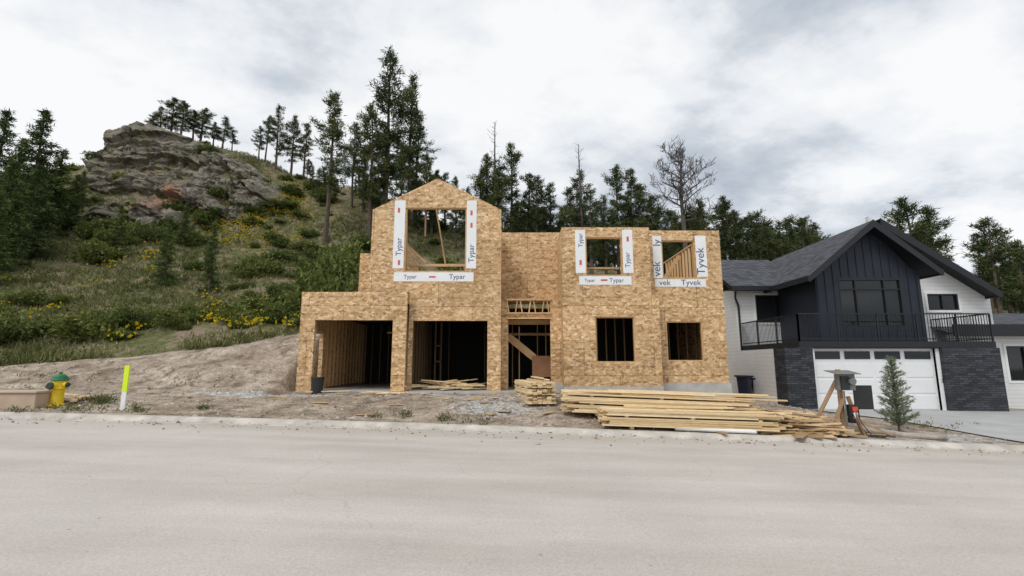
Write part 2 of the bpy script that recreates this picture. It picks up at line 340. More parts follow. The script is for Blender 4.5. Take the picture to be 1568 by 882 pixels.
mb=MB(); prof=[(-.42,-.05),(-.42,.008),(-.16,.014),(-.03,.085),(0,.10),(.16,.105),(.18,.05),(.18,-.1)]; n=len(prof)
for x in xs:
    k=float(yk(x)); z=float(zr(x))
    for a_,b_ in prof: mb.v.append((float(x),k+a_,z+b_))
for i in range(len(xs)-1):
    for j in range(n-1): mb.f.append([i*n+j,(i+1)*n+j,(i+1)*n+j+1,i*n+j+1]); mb.m.append(0)
mb.obj('kerb',[KERB])
DRV=simple('driveway_concrete',(.40,.40,.395),.85,.12,1.2)
mb=MB(); dx=np.linspace(0,1,20); dy=np.linspace(0,1,14)
for v_ in dy:
    for u_ in dx:
        yy=float(yk(14))+.3+(19.2-float(yk(14))-.3)*v_; xl=12.4-1.2*v_; x=xl+u_*(24-xl)
        mb.v.append((float(x),float(yy),max(Hs(x,yy)+.03,0.02 + float(zr(x)))))
for j in range(13):
    for i in range(19): mb.f.append([j*20+i,j*20+i+1,(j+1)*20+i+1,(j+1)*20+i]); mb.m.append(0)
mb.obj('driveway',[DRV])
# ================================================= WOOD FRAMED HOUSE
HS=empty('wood_framed_house')
FZ=.71; BZ=FZ-.02
yA,yB,yC,yD,yE=16.9,17.3,18.9,17.0,17.6
DZ=PZ(592,yD); EZ=PZ(586,yE)
T=.15
ext=MB(); fr=MB(); df=MB()
xA0=PX(453,590,yA); xA1=PX(620,560,yA); zA=PZ(447,yA)
opA=(PX(478,560,yA),PX(599,560,yA),FZ-.3,PZ(490,yA))
ext.wall(xA0,xA1,BZ,zA,yA,T,[opA])
xB1=PX(767,480,yB); xBl=PX(568,380,yB); zBe=PZ(321,yB)
opB=(PX(630,560,yB),PX(746,560,yB),FZ-.3,PZ(491,yB))
xBm=(xBl+xB1)/2
ext.wall(xA1+.002,xB1,BZ,PZ(447,yB),yB,T,[opB])
wB=(PX(620,360,yB),PX(714,360,yB),PZ(416,yB),PZ(318,yB))
zB0=PZ(447,yB)
ext.wall(xBl,xB1,zB0,zBe,yB,T,[wB])
pk=(xBm,PZ(273,yB)); wtz=wB[3]
zt=max(zBe,wtz)
def gx_at(z,side):
    t=(z-zBe)/(pk[1]-zBe); return (xBl+(pk[0]-xBl)*t) if side<0 else (xB1+(pk[0]-xB1)*t)
ext.prism([(xBl,zBe),(wB[0],zBe),(wB[0],zt+.001),(gx_at(zt+.001,-1),zt+.001)],yB,yB+T)
ext.prism([(wB[1],zBe),(xB1,zBe),(gx_at(zt+.001,1),zt+.001),(wB[1],zt+.001)],yB,yB+T)
ext.prism([(gx_at(zt+.001,-1),zt+.001),(gx_at(zt+.001,1),zt+.001),pk],yB,yB+T)
yL=19.0; ext.wall(PX(550,420,yL),xBl+.4,FZ+2.6,PZ(388,yL),yL,T,[])
yBK=25.5
ext.wall(yA+T,yBK,BZ,zA,xA0,T,[(17.9,18.7,FZ,FZ+2.05)],axis='y')
ext.wall(yB+T,yBK,zB0-.1,zBe-.02,xBl,T,[],axis='y') 
ext.wall(yL+T,yBK,zB0,PZ(388,yL),PX(550,420,yL),T,[],axis='y')
ext.wall(yB+T,yC,BZ,zBe-.6,xB1-T,T,[],axis='y')
xC0=xB1; xD0=PX(862,470,yD); zC=PZ(356,yC); 
ext.wall(xB1-T-.4,xD0+.3,PZ(458,yC),zC,yC,T,[])
yP=17.75
xP0=PX(777,520,yP); xP1=PX(843,520,yP)
ext.wall(xB1+.003,xP0,BZ,PZ(458,yP),yP,T,[])
ext.wall(xP1,xD0-.003,BZ,PZ(458,yP),yP,T,[])
zb0,zb1=PZ(487,yP),PZ(458,yP)
ext.box(xP0,xP1,yP+.02,yP+.05,zb0,zb0+.16)
fr.box(xP0-.05,xP1+.05,yP-.06,yP,zb0-.04,zb0); fr.box(xP0-.05,xP1+.05,yP-.09,yP-.002,zb1-.045,zb1)
fr.box(xP0-.05,xP1+.05,yP-.07,yP-.002,zb0+.16,zb0+.20)
nw=7
for i in range(nw):
    xx=xP0+.05+(xP1-xP0-.1)*i/(nw-1); fr.beam((xx,yP+.0,zb0+.2),(xx+.07*(1 if i%2 else -1),yP,zb1-.04),.04,.09,up=(0,1,0))
ext.box(xB1,xD0,yP+T,yC,zb1-.05,zb1)
xD1=PX(1012,520,yD); xE1=PX(1109,470,yE); zD=PZ(348,yD); zE=PZ(353,yE)
wDu=(PX(897,395,yD),PX(953,395,yD),PZ(422,yD),PZ(363,yD)); wDl=(PX(912,520,yD),PX(973,520,yD),PZ(555,yD),PZ(485,yD))
xD1u=PX(996,400,yD)
ext.wall(xD0,xD1,DZ,PZ(450,yD),yD,T,[wDl]); ext.wall(xD0,xD1u,PZ(450,yD),zD,yD,T,[wDu])
ext.wall(yD+T,yBK,BZ,zD-.01,xD0,T,[(18.6,20.2,FZ,FZ+2.1)],axis='y')
ext.wall(yD+T,yE+.1,DZ,PZ(450,yD),xD1-T,T,[],axis='y'); ext.wall(yD+T,yE+.1,PZ(450,yD),zD,xD1u-T,T,[],axis='y')
wEu=(PX(1014,400,yE),PX(1065,400,yE),PZ(426,yE),PZ(368,yE)); wEl=(PX(1021,520,yE),PX(1077,520,yE),PZ(553,yE),PZ(492,yE))
ext.wall(xD1u+.002,xE1,EZ,zE,yE,T,[wEu,wEl])
ext.wall(yE+T,yBK,EZ,PZ(450,yE),xE1-T,T,[],axis='y')
ext.wall(yE+T,19.6,PZ(450,yE),zE,xE1-T,T,[],axis='y')
ext.wall(xA0,xE1,BZ,zA-.1,yBK,T,[(-5.4,-4.2,FZ+.9,FZ+2.1),(3.6,5.0,FZ+.9,FZ+2.1)])
ext.obj('sheathing_walls',[OSB],HS)
inn=MB()
zf=zA-.35
inn.box(xA0+T,xE1-T,yC+T+.0,yBK,zf,zf+.03); inn.box(xA0+T,xB1-T,yB+T,yC+T,zf,zf+.03); inn.box(xD0+T,xE1-T,yE+T,yC+T,zf,zf+.03)
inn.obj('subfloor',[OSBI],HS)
xm=PX(606,560,yA)
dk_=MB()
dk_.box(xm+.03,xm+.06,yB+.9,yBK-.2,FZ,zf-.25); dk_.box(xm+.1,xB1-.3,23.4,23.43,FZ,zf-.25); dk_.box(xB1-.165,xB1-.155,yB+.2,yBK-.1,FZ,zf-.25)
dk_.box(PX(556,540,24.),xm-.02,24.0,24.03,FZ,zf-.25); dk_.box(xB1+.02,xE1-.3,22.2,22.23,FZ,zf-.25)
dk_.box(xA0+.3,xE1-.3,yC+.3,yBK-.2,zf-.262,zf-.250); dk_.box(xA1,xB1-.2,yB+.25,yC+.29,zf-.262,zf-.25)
dk_.obj('interior_shade_panels',[DARKIN],HS)  # near-black sheets added behind studs and under joists as painted shade
def studs_x(mb_,x0,x1,y,z0,z1,skip=[],st=.41,w=.04,d=.09):
    x=x0
    while x<=x1:
        if not any(a<x<b for a,b in skip): mb_.box(x,x+w,y,y+d,z0,z1)
        x+=st
def studs_y(mb_,y0,y1,x,z0,z1,st=.41,d=.09):
    y=y0
    while y<=y1: mb_.box(x,x+d,y,y+.04,z0,z1); y+=st
studs_y(fr,19.0,yBK-.1,xA0+T,FZ,zf-.3); fr.box(xA0+T,xA0+T+.09,18.8,yBK-.05,zf-.3,zf-.265); fr.box(xA0+T,xA0+T+.09,18.8,yBK-.05,FZ+.02,FZ+.06)
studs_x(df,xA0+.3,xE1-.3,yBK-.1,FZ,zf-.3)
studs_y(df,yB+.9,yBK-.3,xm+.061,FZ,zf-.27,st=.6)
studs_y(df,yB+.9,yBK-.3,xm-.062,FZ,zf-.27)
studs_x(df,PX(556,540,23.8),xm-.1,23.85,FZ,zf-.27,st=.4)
fr.box(xm-.25,xm-.21,20.6,20.69,FZ,zf-.27); fr.box(xm-.45,xm-.41,20.6,20.69,FZ,zf-.27); fr.box(xm-1.0,xm-.96,22.5,22.59,FZ,zf-.27)
fr.box(xm-1.3,xm-.1,20.6,20.69,FZ+2.2,FZ+2.26)
fr.box(xm+.5,xm+.56,22.1,22.19,FZ,zf-.27); fr.box(xm+.78,xm+.82,22.1,22.19,FZ,zf-.27)
fr.box(xm+.5,xm+.82,22.1,22.15,FZ+1.0,FZ+1.06); fr.box(xm+.5,xm+.82,22.1,22.15,FZ+1.7,FZ+1.76)
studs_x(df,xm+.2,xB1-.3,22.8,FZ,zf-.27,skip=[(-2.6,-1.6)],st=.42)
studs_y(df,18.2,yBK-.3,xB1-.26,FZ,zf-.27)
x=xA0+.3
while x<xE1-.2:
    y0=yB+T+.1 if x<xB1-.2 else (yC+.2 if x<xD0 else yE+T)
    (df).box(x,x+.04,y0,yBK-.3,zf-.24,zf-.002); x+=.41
studs_x(fr,xB1+.05,xD0-.1,20.4,FZ,zf-.27,skip=[(.25,.9)],st=.35)
fr.box(xB1,xD0,20.4,20.49,FZ+2.1,FZ+2.2)
fr.box(xP0-.02,xP0+.03,yP+T,yP+.3,FZ,zb0)
fr.beam((PX(778,520,19),19,PZ(515,19)),(PX(818,545,19),19,PZ(548,19)),.05,.28); 
fr.beam((PX(795,512,19.2),19.2,PZ(500,19.2)),(PX(795,512,19.2),19.2,FZ),.04,.09)
fr.box(PX(777,487,18.95),PX(842,487,18.95),18.95,19.04,PZ(497,18.95),PZ(490,18.95))
fr.box(PX(777,510,18.9),PX(793,510,18.9),18.92,18.96,PZ(522,18.9),PZ(519,18.9))
fr.box(wB[0],wB[1],yB+T,yB+T+.1,wB[2]-.04,wB[2]); 
fr.box(wB[0]-.03,wB[1]+.03,yB+.9,yB+.99,PZ(408,yB+.9),PZ(404,yB+.9))
fr.beam((PX(668,322,18.4),18.4,PZ(320,18.4)),(PX(682,400,18.4),18.4,PZ(404,18.4)),.05,.09)
fr.beam((PX(652,330,18.0),18.0,PZ(330,18.0)),(PX(651,365,18.0),18.0,PZ(362,18.0)),.04,.09)
fr.beam((PX(618,370,18.2),18.2,PZ(370,18.2)),(PX(652,402,18.2),18.2,PZ(402,18.2)),.05,.09)
fr.beam((PX(619,330,18.3),18.3,PZ(318,18.3)),(PX(619,400,18.3),18.3,PZ(408,18.3)),.05,.14)
fr.beam((PX(623,330,18.0),18.0,PZ(330,18.)),(PX(623,400,18.0),18.0,PZ(414,18.)),.04,.09)
studs_y(fr,yE+.3,23.5,xE1-T-.09,zf,zE-.05,st=.38)
fr.box(xE1-T-.09,xE1-T,yE+T,23.6,zE,zE+.04)
fr.beam((PX(1018,420,20),20.0,PZ(425,20)),(PX(1040,395,20),20,PZ(392,20)),.04,.14)
fr.box(wDu[0],wDu[1],yD+.5,yD+.59,PZ(412,yD+.5),PZ(409,yD+.5))
fr.box(wEu[0]-.1,wEu[0]+.06,yE+T,yE+T+.09,zf,zE-.05)
for (a0,a1,z0,z1),yy in ((wDl,yD),(wEl,yE),(wDu,yD),(wEu,yE),(wB,yB)):
    fr.box(a0,a0+.04,yy+.03,yy+T-.01,z0+.04,z1-.04); fr.box(a1-.04,a1,yy+.03,yy+T-.01,z0+.04,z1-.04)
    fr.box(a0,a1,yy+.03,yy+T-.01,z0,z0+.04); fr.box(a0,a1,yy+.03,yy+T-.01,z1-.04,z1)
for (a0,a1,z0,z1),yy in ((wDl,yD),(wEl,yE)):
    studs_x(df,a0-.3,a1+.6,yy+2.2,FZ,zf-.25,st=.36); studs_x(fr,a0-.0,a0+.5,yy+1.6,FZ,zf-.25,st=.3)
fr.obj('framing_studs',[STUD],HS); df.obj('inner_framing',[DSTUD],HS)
mb=MB(); mb.box(PX(815,560,18.9),PX(845,560,18.9),18.8,19.3,PZ(577,18.9),PZ(545,18.9)); mb.obj('entry_plywood_block',[simple('red_plywood',(.32,.16,.08))],HS)
mb=MB()
mb.box(xA0-.02,xB1+1.8,yA+.01,yBK+.1,-.2,BZ-.002); mb.box(xB1+1.8,xE1+.05,yE-.04,yBK+.1,-.4,EZ-.002); mb.box(xD0-.02,xD1+.02,yD-.02,yE-.041,-.4,DZ-.002)
for px_ in (463,607,759): 
    xx=PX(px_,595,yA); mb.box(xx-.22,xx+.22,yA-.04,yA+.005,.2,BZ-.01)
mb.obj('concrete_foundation',[CONC],HS)
wr=MB()
def strip(px0,px1,py0,py1,D):
    mx=(px0+px1)/2; my=(py0+py1)/2; xa=PX(px0,my,D);xb=PX(px1,my,D)
    wr.box(xa,xb,D-.006,D-.002,PZ(py1,D),PZ(py0,D))
for a_ in ((603,619.5,307,411,yB),(714.5,729.5,307,411,yB),(603,725,417,431,yB),(881,896.5,352,418,yD),(953.5,969,352,418,yD),(887,967,423,436,yD),
          (1000,1013.5,361,426,yE),(1065.5,1082,361,424,yE),(1003,1081,427.5,439,yE)): strip(*a_)
wr.obj('house_wrap_strips',[WRAP],HS)
def text(s,px,py,D,size,vert=0,m=INK,parent=HS,off=.001):
    c=bpy.data.curves.new('lettering','FONT'); c.body=s; c.size=size; c.align_x='CENTER'; c.align_y='CENTER'; c.materials.append(m); c.offset=off
    o=bpy.data.objects.new('lettering',c); S.collection.objects.link(o); o.rotation_euler=(math.pi/2,-math.pi/2*vert,0)
    x,z=P(px,py,D); o.location=(x,D-.010,z); o.parent=parent
text('Typar',611,378,yB,.29,1);text('Typar',722,388,yB,.29,1);text('Typar',700,424,yB,.25);text('Typar',628,424,yB,.20)
text('Typar',944,429.5,yD,.22); text('Typar',961,398,yD,.24,1);text('Typar',889,368,yD,.22,1); text('Typar',903,429.5,yD,.16)
text('Tyvek',1073,400,yE,.42,1);text('Tyvek',1058,433,yE,.30);text('vek',1018,433,yE,.30);text('vek',1006,412,yE,.40,1);text('ly',1006,372,yE,.40,1)
lg=MB()
for px_,py_,D in ((611,322,yB),(722,326,yB),(722,345,yB),(662,424,yB),(611,402,yB),(889,402,yD),(961,366,yD),(925,429,yD)):
    x,z=P(px_,py_,D); lg.box(x-.04,x+.04,D-.012,D-.009,z-.09,z+.09) if py_<415 else lg.box(x-.12,x+.12,D-.012,D-.009,z-.03,z+.03)
lg.obj('wrap_logos',[RED],HS)
# ================================================= NEIGHBOUR HOUSE
NH=empty('white_and_navy_house')
zg=-.14; yG=19.0; yW=23.6; yN=20.6
w=MB()
xl=PX(1133,560,yW)
wU=(PX(1157,470,yW),PX(1216,470,yW),PZ(494,yW),PZ(452,yW))
zEv=PZ(441,yW)
w.wall(xl,14.2,zg-.4,zEv,yW,.2,[wU]); w.wall(yW+.2,30,zg-.4,zEv,xl,.2,[],axis='y')
xr=PX(1535,580,yG)
gd=(PX(1250,580,yG),PX(1437,580,yG),zg-.1,PZ(531,yG)); zdk=PZ(523,yG)
w.wall(PX(1206,580,yG),xr,zg-.3,zdk-.25,yG,.2,[gd])
w.wall(yG+.2,yW,zg-.3,zdk-.25,PX(1206,580,yG),.2,[],axis='y')
yU=21.6; xq0=16.5; xq1=PX(1528,470,yU)
wR=(PX(1420,462,yU),PX(1467,462,yU),PZ(475,yU),PZ(450,yU))
w.wall(xq0,xq1-.3,zdk-.2,PZ(452,yU),yU,.2,[wR])
pkx,pkz=P(1345,337,yU); sl=(pkz-PZ(452,yU))/(xq1-pkx)
w.prism([(xq0,PZ(452,yU)),(xq1-.35,PZ(452,yU)),(xq0,pkz-.15-(xq0-pkx)*sl)],yU,yU+.2)
w.wall(yU+.2,30,zg-.3,PZ(452,yU),xq1-.5,.2,[],axis='y')
yRW=21.0
wRW=(PX(1543,555,yRW),PX(1600,555,yRW),PZ(583,yRW),PZ(530,yRW))
w.wall(xr,xr+9,zg-.8,PZ(512,yRW),yRW,.2,[wRW])
w.obj('lap_siding_walls',[WHITE],NH)
xn0=PX(1252,470,yN); xn1=PX(1414,470,yN); nvx,nvz=P(1336,352,yN); zne=PZ(424,yN)
nv=MB(); wN=(PX(1287,465,yN),PX(1383,465,yN),PZ(500,yN),PZ(427,yN))
nv.wall(xn0,xn1,zdk-.2,zne,yN,.2,[wN]); 
nv.prism([(xn0,zne),(xn1,zne),(nvx,nvz)],yN,yN+.2)
nv.wall(yN+.2,yW,zdk-.2,zne,xn0,.2,[],axis='y')
x=xn0+.05
while x<xn1:
    t=(x-xn0)/(nvx-xn0) if x<nvx else (xn1-x)/(xn1-nvx); zt_=zne+(nvz-zne)*max(0,t)-.06
    if wN[0]-.1<x<wN[1]+.05: nv.box(x,x+.05,yN-.03,yN,wN[3]+.1,zt_); nv.box(x,x+.05,yN-.03,yN,zdk,wN[2]-.1)
    else: nv.box(x,x+.05,yN-.03,yN,zdk,zt_)
    x+=.36
nv.obj('board_and_batten_gable',[NAVY],NH)
rf=MB(); fa=MB()
def slope(xa,za,xb,zb,y0,y1,th=.14,fas=.26):
    rf.add([(xa,y0,za),(xb,y0,zb),(xb,y1,zb),(xa,y1,za)],[(0,1,2,3)]); rf.add([(xa,y0,za-th),(xb,y0,zb-th),(xb,y1,zb-th),(xa,y1,za-th)],[(3,2,1,0)],1)
    fa.prism([(xa,za+.02),(xb,zb+.02),(xb,zb-fas),(xa,za-fas-.05)],y0-.05,y0-.003)
    s=1 if xb>xa else -1
    fa.box(min(xb,xb+s*.06),max(xb,xb+s*.06),y0-.05,y1,zb-fas+.05,zb+.03)
yF=20.0
rx,rz=P(1336,337,yF)
exl,ezl=P(1238,423,yF-0.0); exr,ezr=P(1442,418,yF)
k=(rz-ezl)/(rx-exl)
slope(rx,rz,exl,ezl,yF,28); slope(rx,rz,exr,rz-k*(exr-rx),yF,24)
yF2=20.9; bx,bz=P(1347,335,yF2); ex2,ez2=P(1531,446,yF2)
slope(bx,bz,ex2,ez2,yF2,30,fas=.3); 
k2=(bz-ez2)/(ex2-bx); slope(bx,bz,bx-2.4,bz-2.4*k2,yF2+.8,30)
ye=23.0; yr=27.0; zr1=PZ(398,yr); ze1=PZ(439,ye)
rf.add([(xl-.4,ye,ze1),(14.6,ye,ze1),(14.6,yr,zr1),(xl-.4,yr,zr1)],[(0,1,2,3)]); rf.add([(xl-.4,yr,zr1),(14.6,yr,zr1),(14.6,31,ze1),(xl-.4,31,ze1)],[(0,1,2,3)])
fa.box(xl-.42,exl+1.2,ye-.06,ye,ze1-.17,ze1+.03)
fa.beam((xl-.42,ye,ze1-.06),(xl-.42,yr,zr1-.06),.05,.2); fa.box(xl-.4,13.5,ye,yW,ze1-.12,ze1-.08)
rf.add([(xr-.3,yRW-.5,PZ(512,yRW)),(xr+9.3,yRW-.5,PZ(512,yRW)),(xr+9.3,24,PZ(480,24)),(xr-.3,24,PZ(480,24))],[(0,1,2,3)])
fa.box(xr-.3,xr+9.3,yRW-.56,yRW-.5,PZ(516,yRW),PZ(498,yRW))
rf.obj('shingle_roof',[SHING,DTRIM],NH); fa.obj('fascia_boards',[DTRIM],NH)
dk=MB(); xd0=PX(1222,520,yG-.1)-.0; xd1=PX(1519,500,yG-.1); yf=yG-.15
dk.box(xd0,xd1,yf,yW-.01,zdk-.24,zdk)
dk.box(xd0+.3,xd1-.3,yf+.02,yf+.3,zdk-.27,zdk-.25)
zt=zdk+1.08
def rail(a,b):
    a=Vector(a);b=Vector(b);L=(b-a).length;n=int(L/.11)
    dk.beam(a+Vector((0,0,1.08)),b+Vector((0,0,1.08)),.05,.05); dk.beam(a+Vector((0,0,.1)),b+Vector((0,0,.1)),.03,.04)
    for i in range(n+1):
        p=a.lerp(b,i/n); w_=.016 if i%14 else .05; dk.box(p.x-w_/2,p.x+w_/2,p.y-w_/2,p.y+w_/2,zdk,zt)
rail((xd0+.05,yf+.05,zdk),(xd1-.05,yf+.05,zdk)); rail((xd0+.05,yf+.05,zdk),(xd0+.05,yW-.1,zdk)); rail((xd1-.05,yf+.05,zdk),(xd1-.05,yU-.05,zdk))
dk.obj('balcony',[DTRIM],NH)
st=MB(); st.box(PX(1205,580,yG-.2),gd[0]-.16,yG-.2,yG-.003,zg-.3,zdk-.245); st.box(PX(1449,580,yG-.2),PX(1538,580,yG-.2),yG-.2,yG-.003,zg-.5,zdk-.245)
st.box(PX(1205,580,yG-.2),PX(1205,580,yG-.2)+.1,yG-.004,yG+.6,zg-.3,zdk-.245)
st.obj('stone_piers',[STONE],NH)
tr=MB(); gl=MB(); bf=MB()
tr.box(gd[0]-.15,gd[0],yG-.04,yG+.1,zg-.1,gd[3]+.14); tr.box(gd[1],gd[1]+.15,yG-.04,yG+.1,zg-.1,gd[3]+.14); tr.box(gd[0],gd[1],yG-.04,yG+.1,gd[3],gd[3]+.14)
gm=MB(); yd=yG+.12; gm.box(gd[0],gd[1],yd+.02,yd+.06,zg-.05,gd[3])
W=(gd[1]-gd[0]); hh=gd[3]-zg; 
for r in range(4):
    z0=zg+hh*r/4+.012; z1=zg+hh*(r+1)/4-.012
    for c in range(4):
        x0=gd[0]+W*c/4+.05; x1=gd[0]+W*(c+1)/4-.05
        if r==3: gl.box(x0+.04,x1-.04,yd-.0,yd+.015,z0+.12,z1-.16)
        else: gm.box(x0,x1,yd+.0,yd+.0195,z0+.03,z1-.03)
gm.obj('garage_door',[GDOOR],NH,bevel=.01)
def window(o,y,mull=(),hor=(),dark=True):
    a0,a1,z0,z1=o; gl.box(a0,a1,y+.07,y+.09,z0,z1); f=.06
    B=bf
    B.box(a0,a0+f,y-.01,y+.069,z0,z1);B.box(a1-f,a1,y-.01,y+.069,z0,z1);B.box(a0+f,a1-f,y-.01,y+.069,z0,z0+f);B.box(a0+f,a1-f,y-.01,y+.069,z1-f,z1)
    for m_ in mull: xx=a0+(a1-a0)*m_; B.box(xx-.03,xx+.03,y+.0,y+.068,z0+f,z1-f)
    for m_ in hor: zz=z0+(z1-z0)*m_; B.box(a0+f,a1-f,y+.002,y+.066,zz-.025,zz+.025)
    T_=tr
    if y not in (yN,):
        T_.box(a0-.1,a0,y-.03,y+.02,z0-.1,z1+.1);T_.box(a1,a1+.1,y-.03,y+.02,z0-.1,z1+.1);T_.box(a0,a1,y-.03,y+.02,z0-.1,z0);T_.box(a0,a1,y-.03,y+.02,z1,z1+.1)
window(wU,yW,(.5,)); window(wN,yN,(.27,.73),(.78,)); window(wR,yU,(.5,)); window(wRW,yRW,(.5,))
bf.box(PX(1234,500,yW),PX(1252,500,yW),yW-.04,yW,zdk,PZ(458,yW)); gl.box(PX(1237,500,yW),PX(1249,500,yW),yW-.05,yW-.041,zdk+.2,PZ(463,yW))
tr.box(PX(1229,500,yW),PX(1234,500,yW),yW-.05,yW,zdk,PZ(455,yW))
bf.box(PX(1172,580,yW),PX(1202,580,yW),yW-.06,yW-.002,zg,PZ(552,yW)); gl.box(PX(1176,580,yW),PX(1186,580,yW),yW-.07,yW-.061,zg+.2,PZ(556,yW))
tr.box(PX(1188,580,yW),PX(1200,580,yW),yW-.075,yW-.062,zg,PZ(556,yW))
bf.tube([(xl+.02,yW-.06,zEv-.2),(xl-.02,yW-.06,zEv-.5),(xl+.12,yW-.06,zEv-.9),(xl+.12,yW-.06,zg)],[.05]*4,8)
tr.obj('window_trim',[WTRIM],NH); gl.obj('window_glass',[GLASS],NH); bf.obj('window_frames',[BLACK],NH)
for i,s in enumerate('1133'): text(s,1443,556+i*9,yG-.05,.2,0,BLACK,parent=NH)
BINM=simple('bin_plastic',(.015,.02,.045),.4)
def bin_(x,y,z):
    b=MB(); b.tube([(0,0,.05),(0,0,.9)],[.25,.32],4); b.box(-.27,.27,-.27,.3,.9,.96); b.tube([(-.25,.25,.08),(.25,.25,.08)],[.08,.08],10)
    b.box(-.22,.22,.28,.36,.93,.97)
    o=b.obj('wheelie_bin',[BINM],bevel=.02); o.location=(x,y,z); o.scale=(1.1,1.1,1.15); return o
bin_(PX(1141,600,21.6),21.6,Hs(10.4,21.6)+.02); bin_(PX(1160,600,21.8)+.08,21.8,Hs(11,21.8)+.02)
# ================================================= TREES
def tris_at(C,Dr,n,L,Wd,spread,jit):
    k=len(C); C=np.repeat(C,n,0); Dd=np.repeat(Dr,n,0)
    d=Dd+rng.normal(size=(k*n,3))*spread; d/=np.linalg.norm(d,axis=1,keepdims=True)+1e-9
    b=C+rng.normal(size=(k*n,3))*jit
    r=rng.normal(size=(k*n,3)); s=np.cross(d,r); s/=np.linalg.norm(s,axis=1,keepdims=True)+1e-9
    l=L*rng.uniform(.6,1.3,(k*n,1)); ww=Wd*rng.uniform(.7,1.3,(k*n,1))
    return np.stack([b-s*ww/2,b+s*ww/2,b+d*l],1).reshape(-1,3)
def limb_soup(mb):
    out=[]
    for f in mb.f:
        for i in range(1,len(f)-1): out+= [mb.v[f[0]],mb.v[f[i]],mb.v[f[i+1]]]
    return np.array(out)
def make_tree(name,h,kind,mats,seed):
    global rng
    rng=np.random.default_rng(seed); mb=MB()
    lean=rng.uniform(-.02,.02,2)*h
    def tp(t): return Vector((lean[0]*t*t+.04*math.sin(t*9+seed),lean[1]*t,t*h))
    r0=.014*h+.03
    mb.tube([tp(t) for t in np.linspace(0,1,9)],[r0*(1-.93*t)+.01 for t in np.linspace(0,1,9)],6)
    C=[];Dd=[];Sh=[]
    if kind=='pine': start=rng.uniform(.20,.40); nb=84; R=h*rng.uniform(.155,.20)
    elif kind=='fir': start=.07; nb=120; R=h*rng.uniform(.18,.22)
    elif kind=='sparse': start=.35; nb=48; R=h*.11
    elif kind=='snag': start=.25; nb=60; R=h*.12
    gaps=rng.uniform(0,6.28,4)
    for i in range(nb):
        t=start+(1-start)*((i+rng.random())/nb)**.95; u=(t-start)/(1-start)
        a=rng.uniform(0,6.283)
        if kind=='fir': L=R*(1-u)**.85*rng.uniform(.65,1.1)+.12; up=-.18+.5*u
        else:
            prof=min(1,.45+u*2.2)*(1-u**2.2)**.8; L=R*prof*rng.uniform(.45,1.2)+.2; up=-.12+.75*u+rng.normal()*.12
            L*= .75+.4*math.sin(a+gaps[int(u*3.99)])
            if math.sin(u*17+seed)>.75 : L*=.55
        L=max(L,.15)
        base=tp(t); d=Vector((math.cos(a),math.sin(a),up)).normalized(); mid=base+d*L*.55; tip=base+d*L+Vector((0,0,(.10 if kind!='fir' else .06)*L))
        mb.tube([base,mid,tip],[.012*L+.012,.008*L+.008,.004],3,cap=False)
        if kind=='snag' and u>.45:
            mb.tube([mid,mid+Vector((rng.normal()*.3,rng.normal()*.3,.3))],[.015,.005],3,cap=False); continue
        nt_=max(2,int(L/(.23 if kind!='fir' else .2)))
        sb=rng.uniform(.1,.85)
        for j in range(nt_):
            q0=.30 if kind!='fir' else .12
            q=q0+(1-q0)*(j+rng.random())/nt_
            p=base.lerp(mid,q/.55) if q<.55 else mid.lerp(tip,(q-.55)/.45)
            side=Vector((-math.sin(a),math.cos(a),0))*rng.normal()*.16*L*(1 if kind!='fir' else .8)*q
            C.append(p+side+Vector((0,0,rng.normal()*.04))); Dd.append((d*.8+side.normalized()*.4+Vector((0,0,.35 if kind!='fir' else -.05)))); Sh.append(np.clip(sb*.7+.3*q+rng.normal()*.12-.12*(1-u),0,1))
    if kind!='snag': C.append(tp(1.));Dd.append(Vector((0,0,1)));Sh.append(.6)
    C=np.array([tuple(c) for c in C]);Dd=np.array([tuple(c) for c in Dd]);Sh=np.array(Sh)
    n=14 if kind=='fir' else (16 if kind=='pine' else 13)
    T1=tris_at(C,Dd,n,.34 if kind!='fir' else .30,.08,.75,.14 if kind!='fir' else .10)
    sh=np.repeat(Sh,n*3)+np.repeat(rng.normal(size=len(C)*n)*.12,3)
    L_=limb_soup(mb); V=np.concatenate([L_,T1]); mi=np.concatenate([np.zeros(len(L_)//3),np.ones(len(T1)//3)])
    return trimesh(name,V,np.concatenate([np.zeros(len(L_)),np.clip(sh,0,1)]),mats,mi)
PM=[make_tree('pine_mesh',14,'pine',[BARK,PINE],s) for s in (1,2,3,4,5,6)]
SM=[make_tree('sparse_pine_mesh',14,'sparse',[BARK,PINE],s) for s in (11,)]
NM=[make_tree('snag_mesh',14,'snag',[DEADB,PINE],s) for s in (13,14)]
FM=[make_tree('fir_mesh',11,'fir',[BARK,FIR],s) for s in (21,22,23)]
def place(name,me,h0,px,pyt,D,parent=None,wide=1.0,minh=1.0,dz=0):
    x,zt=P(px,pyt,D); zb=Hs(x,D)-.15; h=max(zt-zb,minh); s=h/h0
    o=bpy.data.objects.new(name,me); S.collection.objects.link(o); o.location=(x,D,zb); o.scale=(s*wide,s*wide,s); o.rotation_euler=(0,0,random.uniform(0,6.28))
    if parent: o.parent=parent
    return o
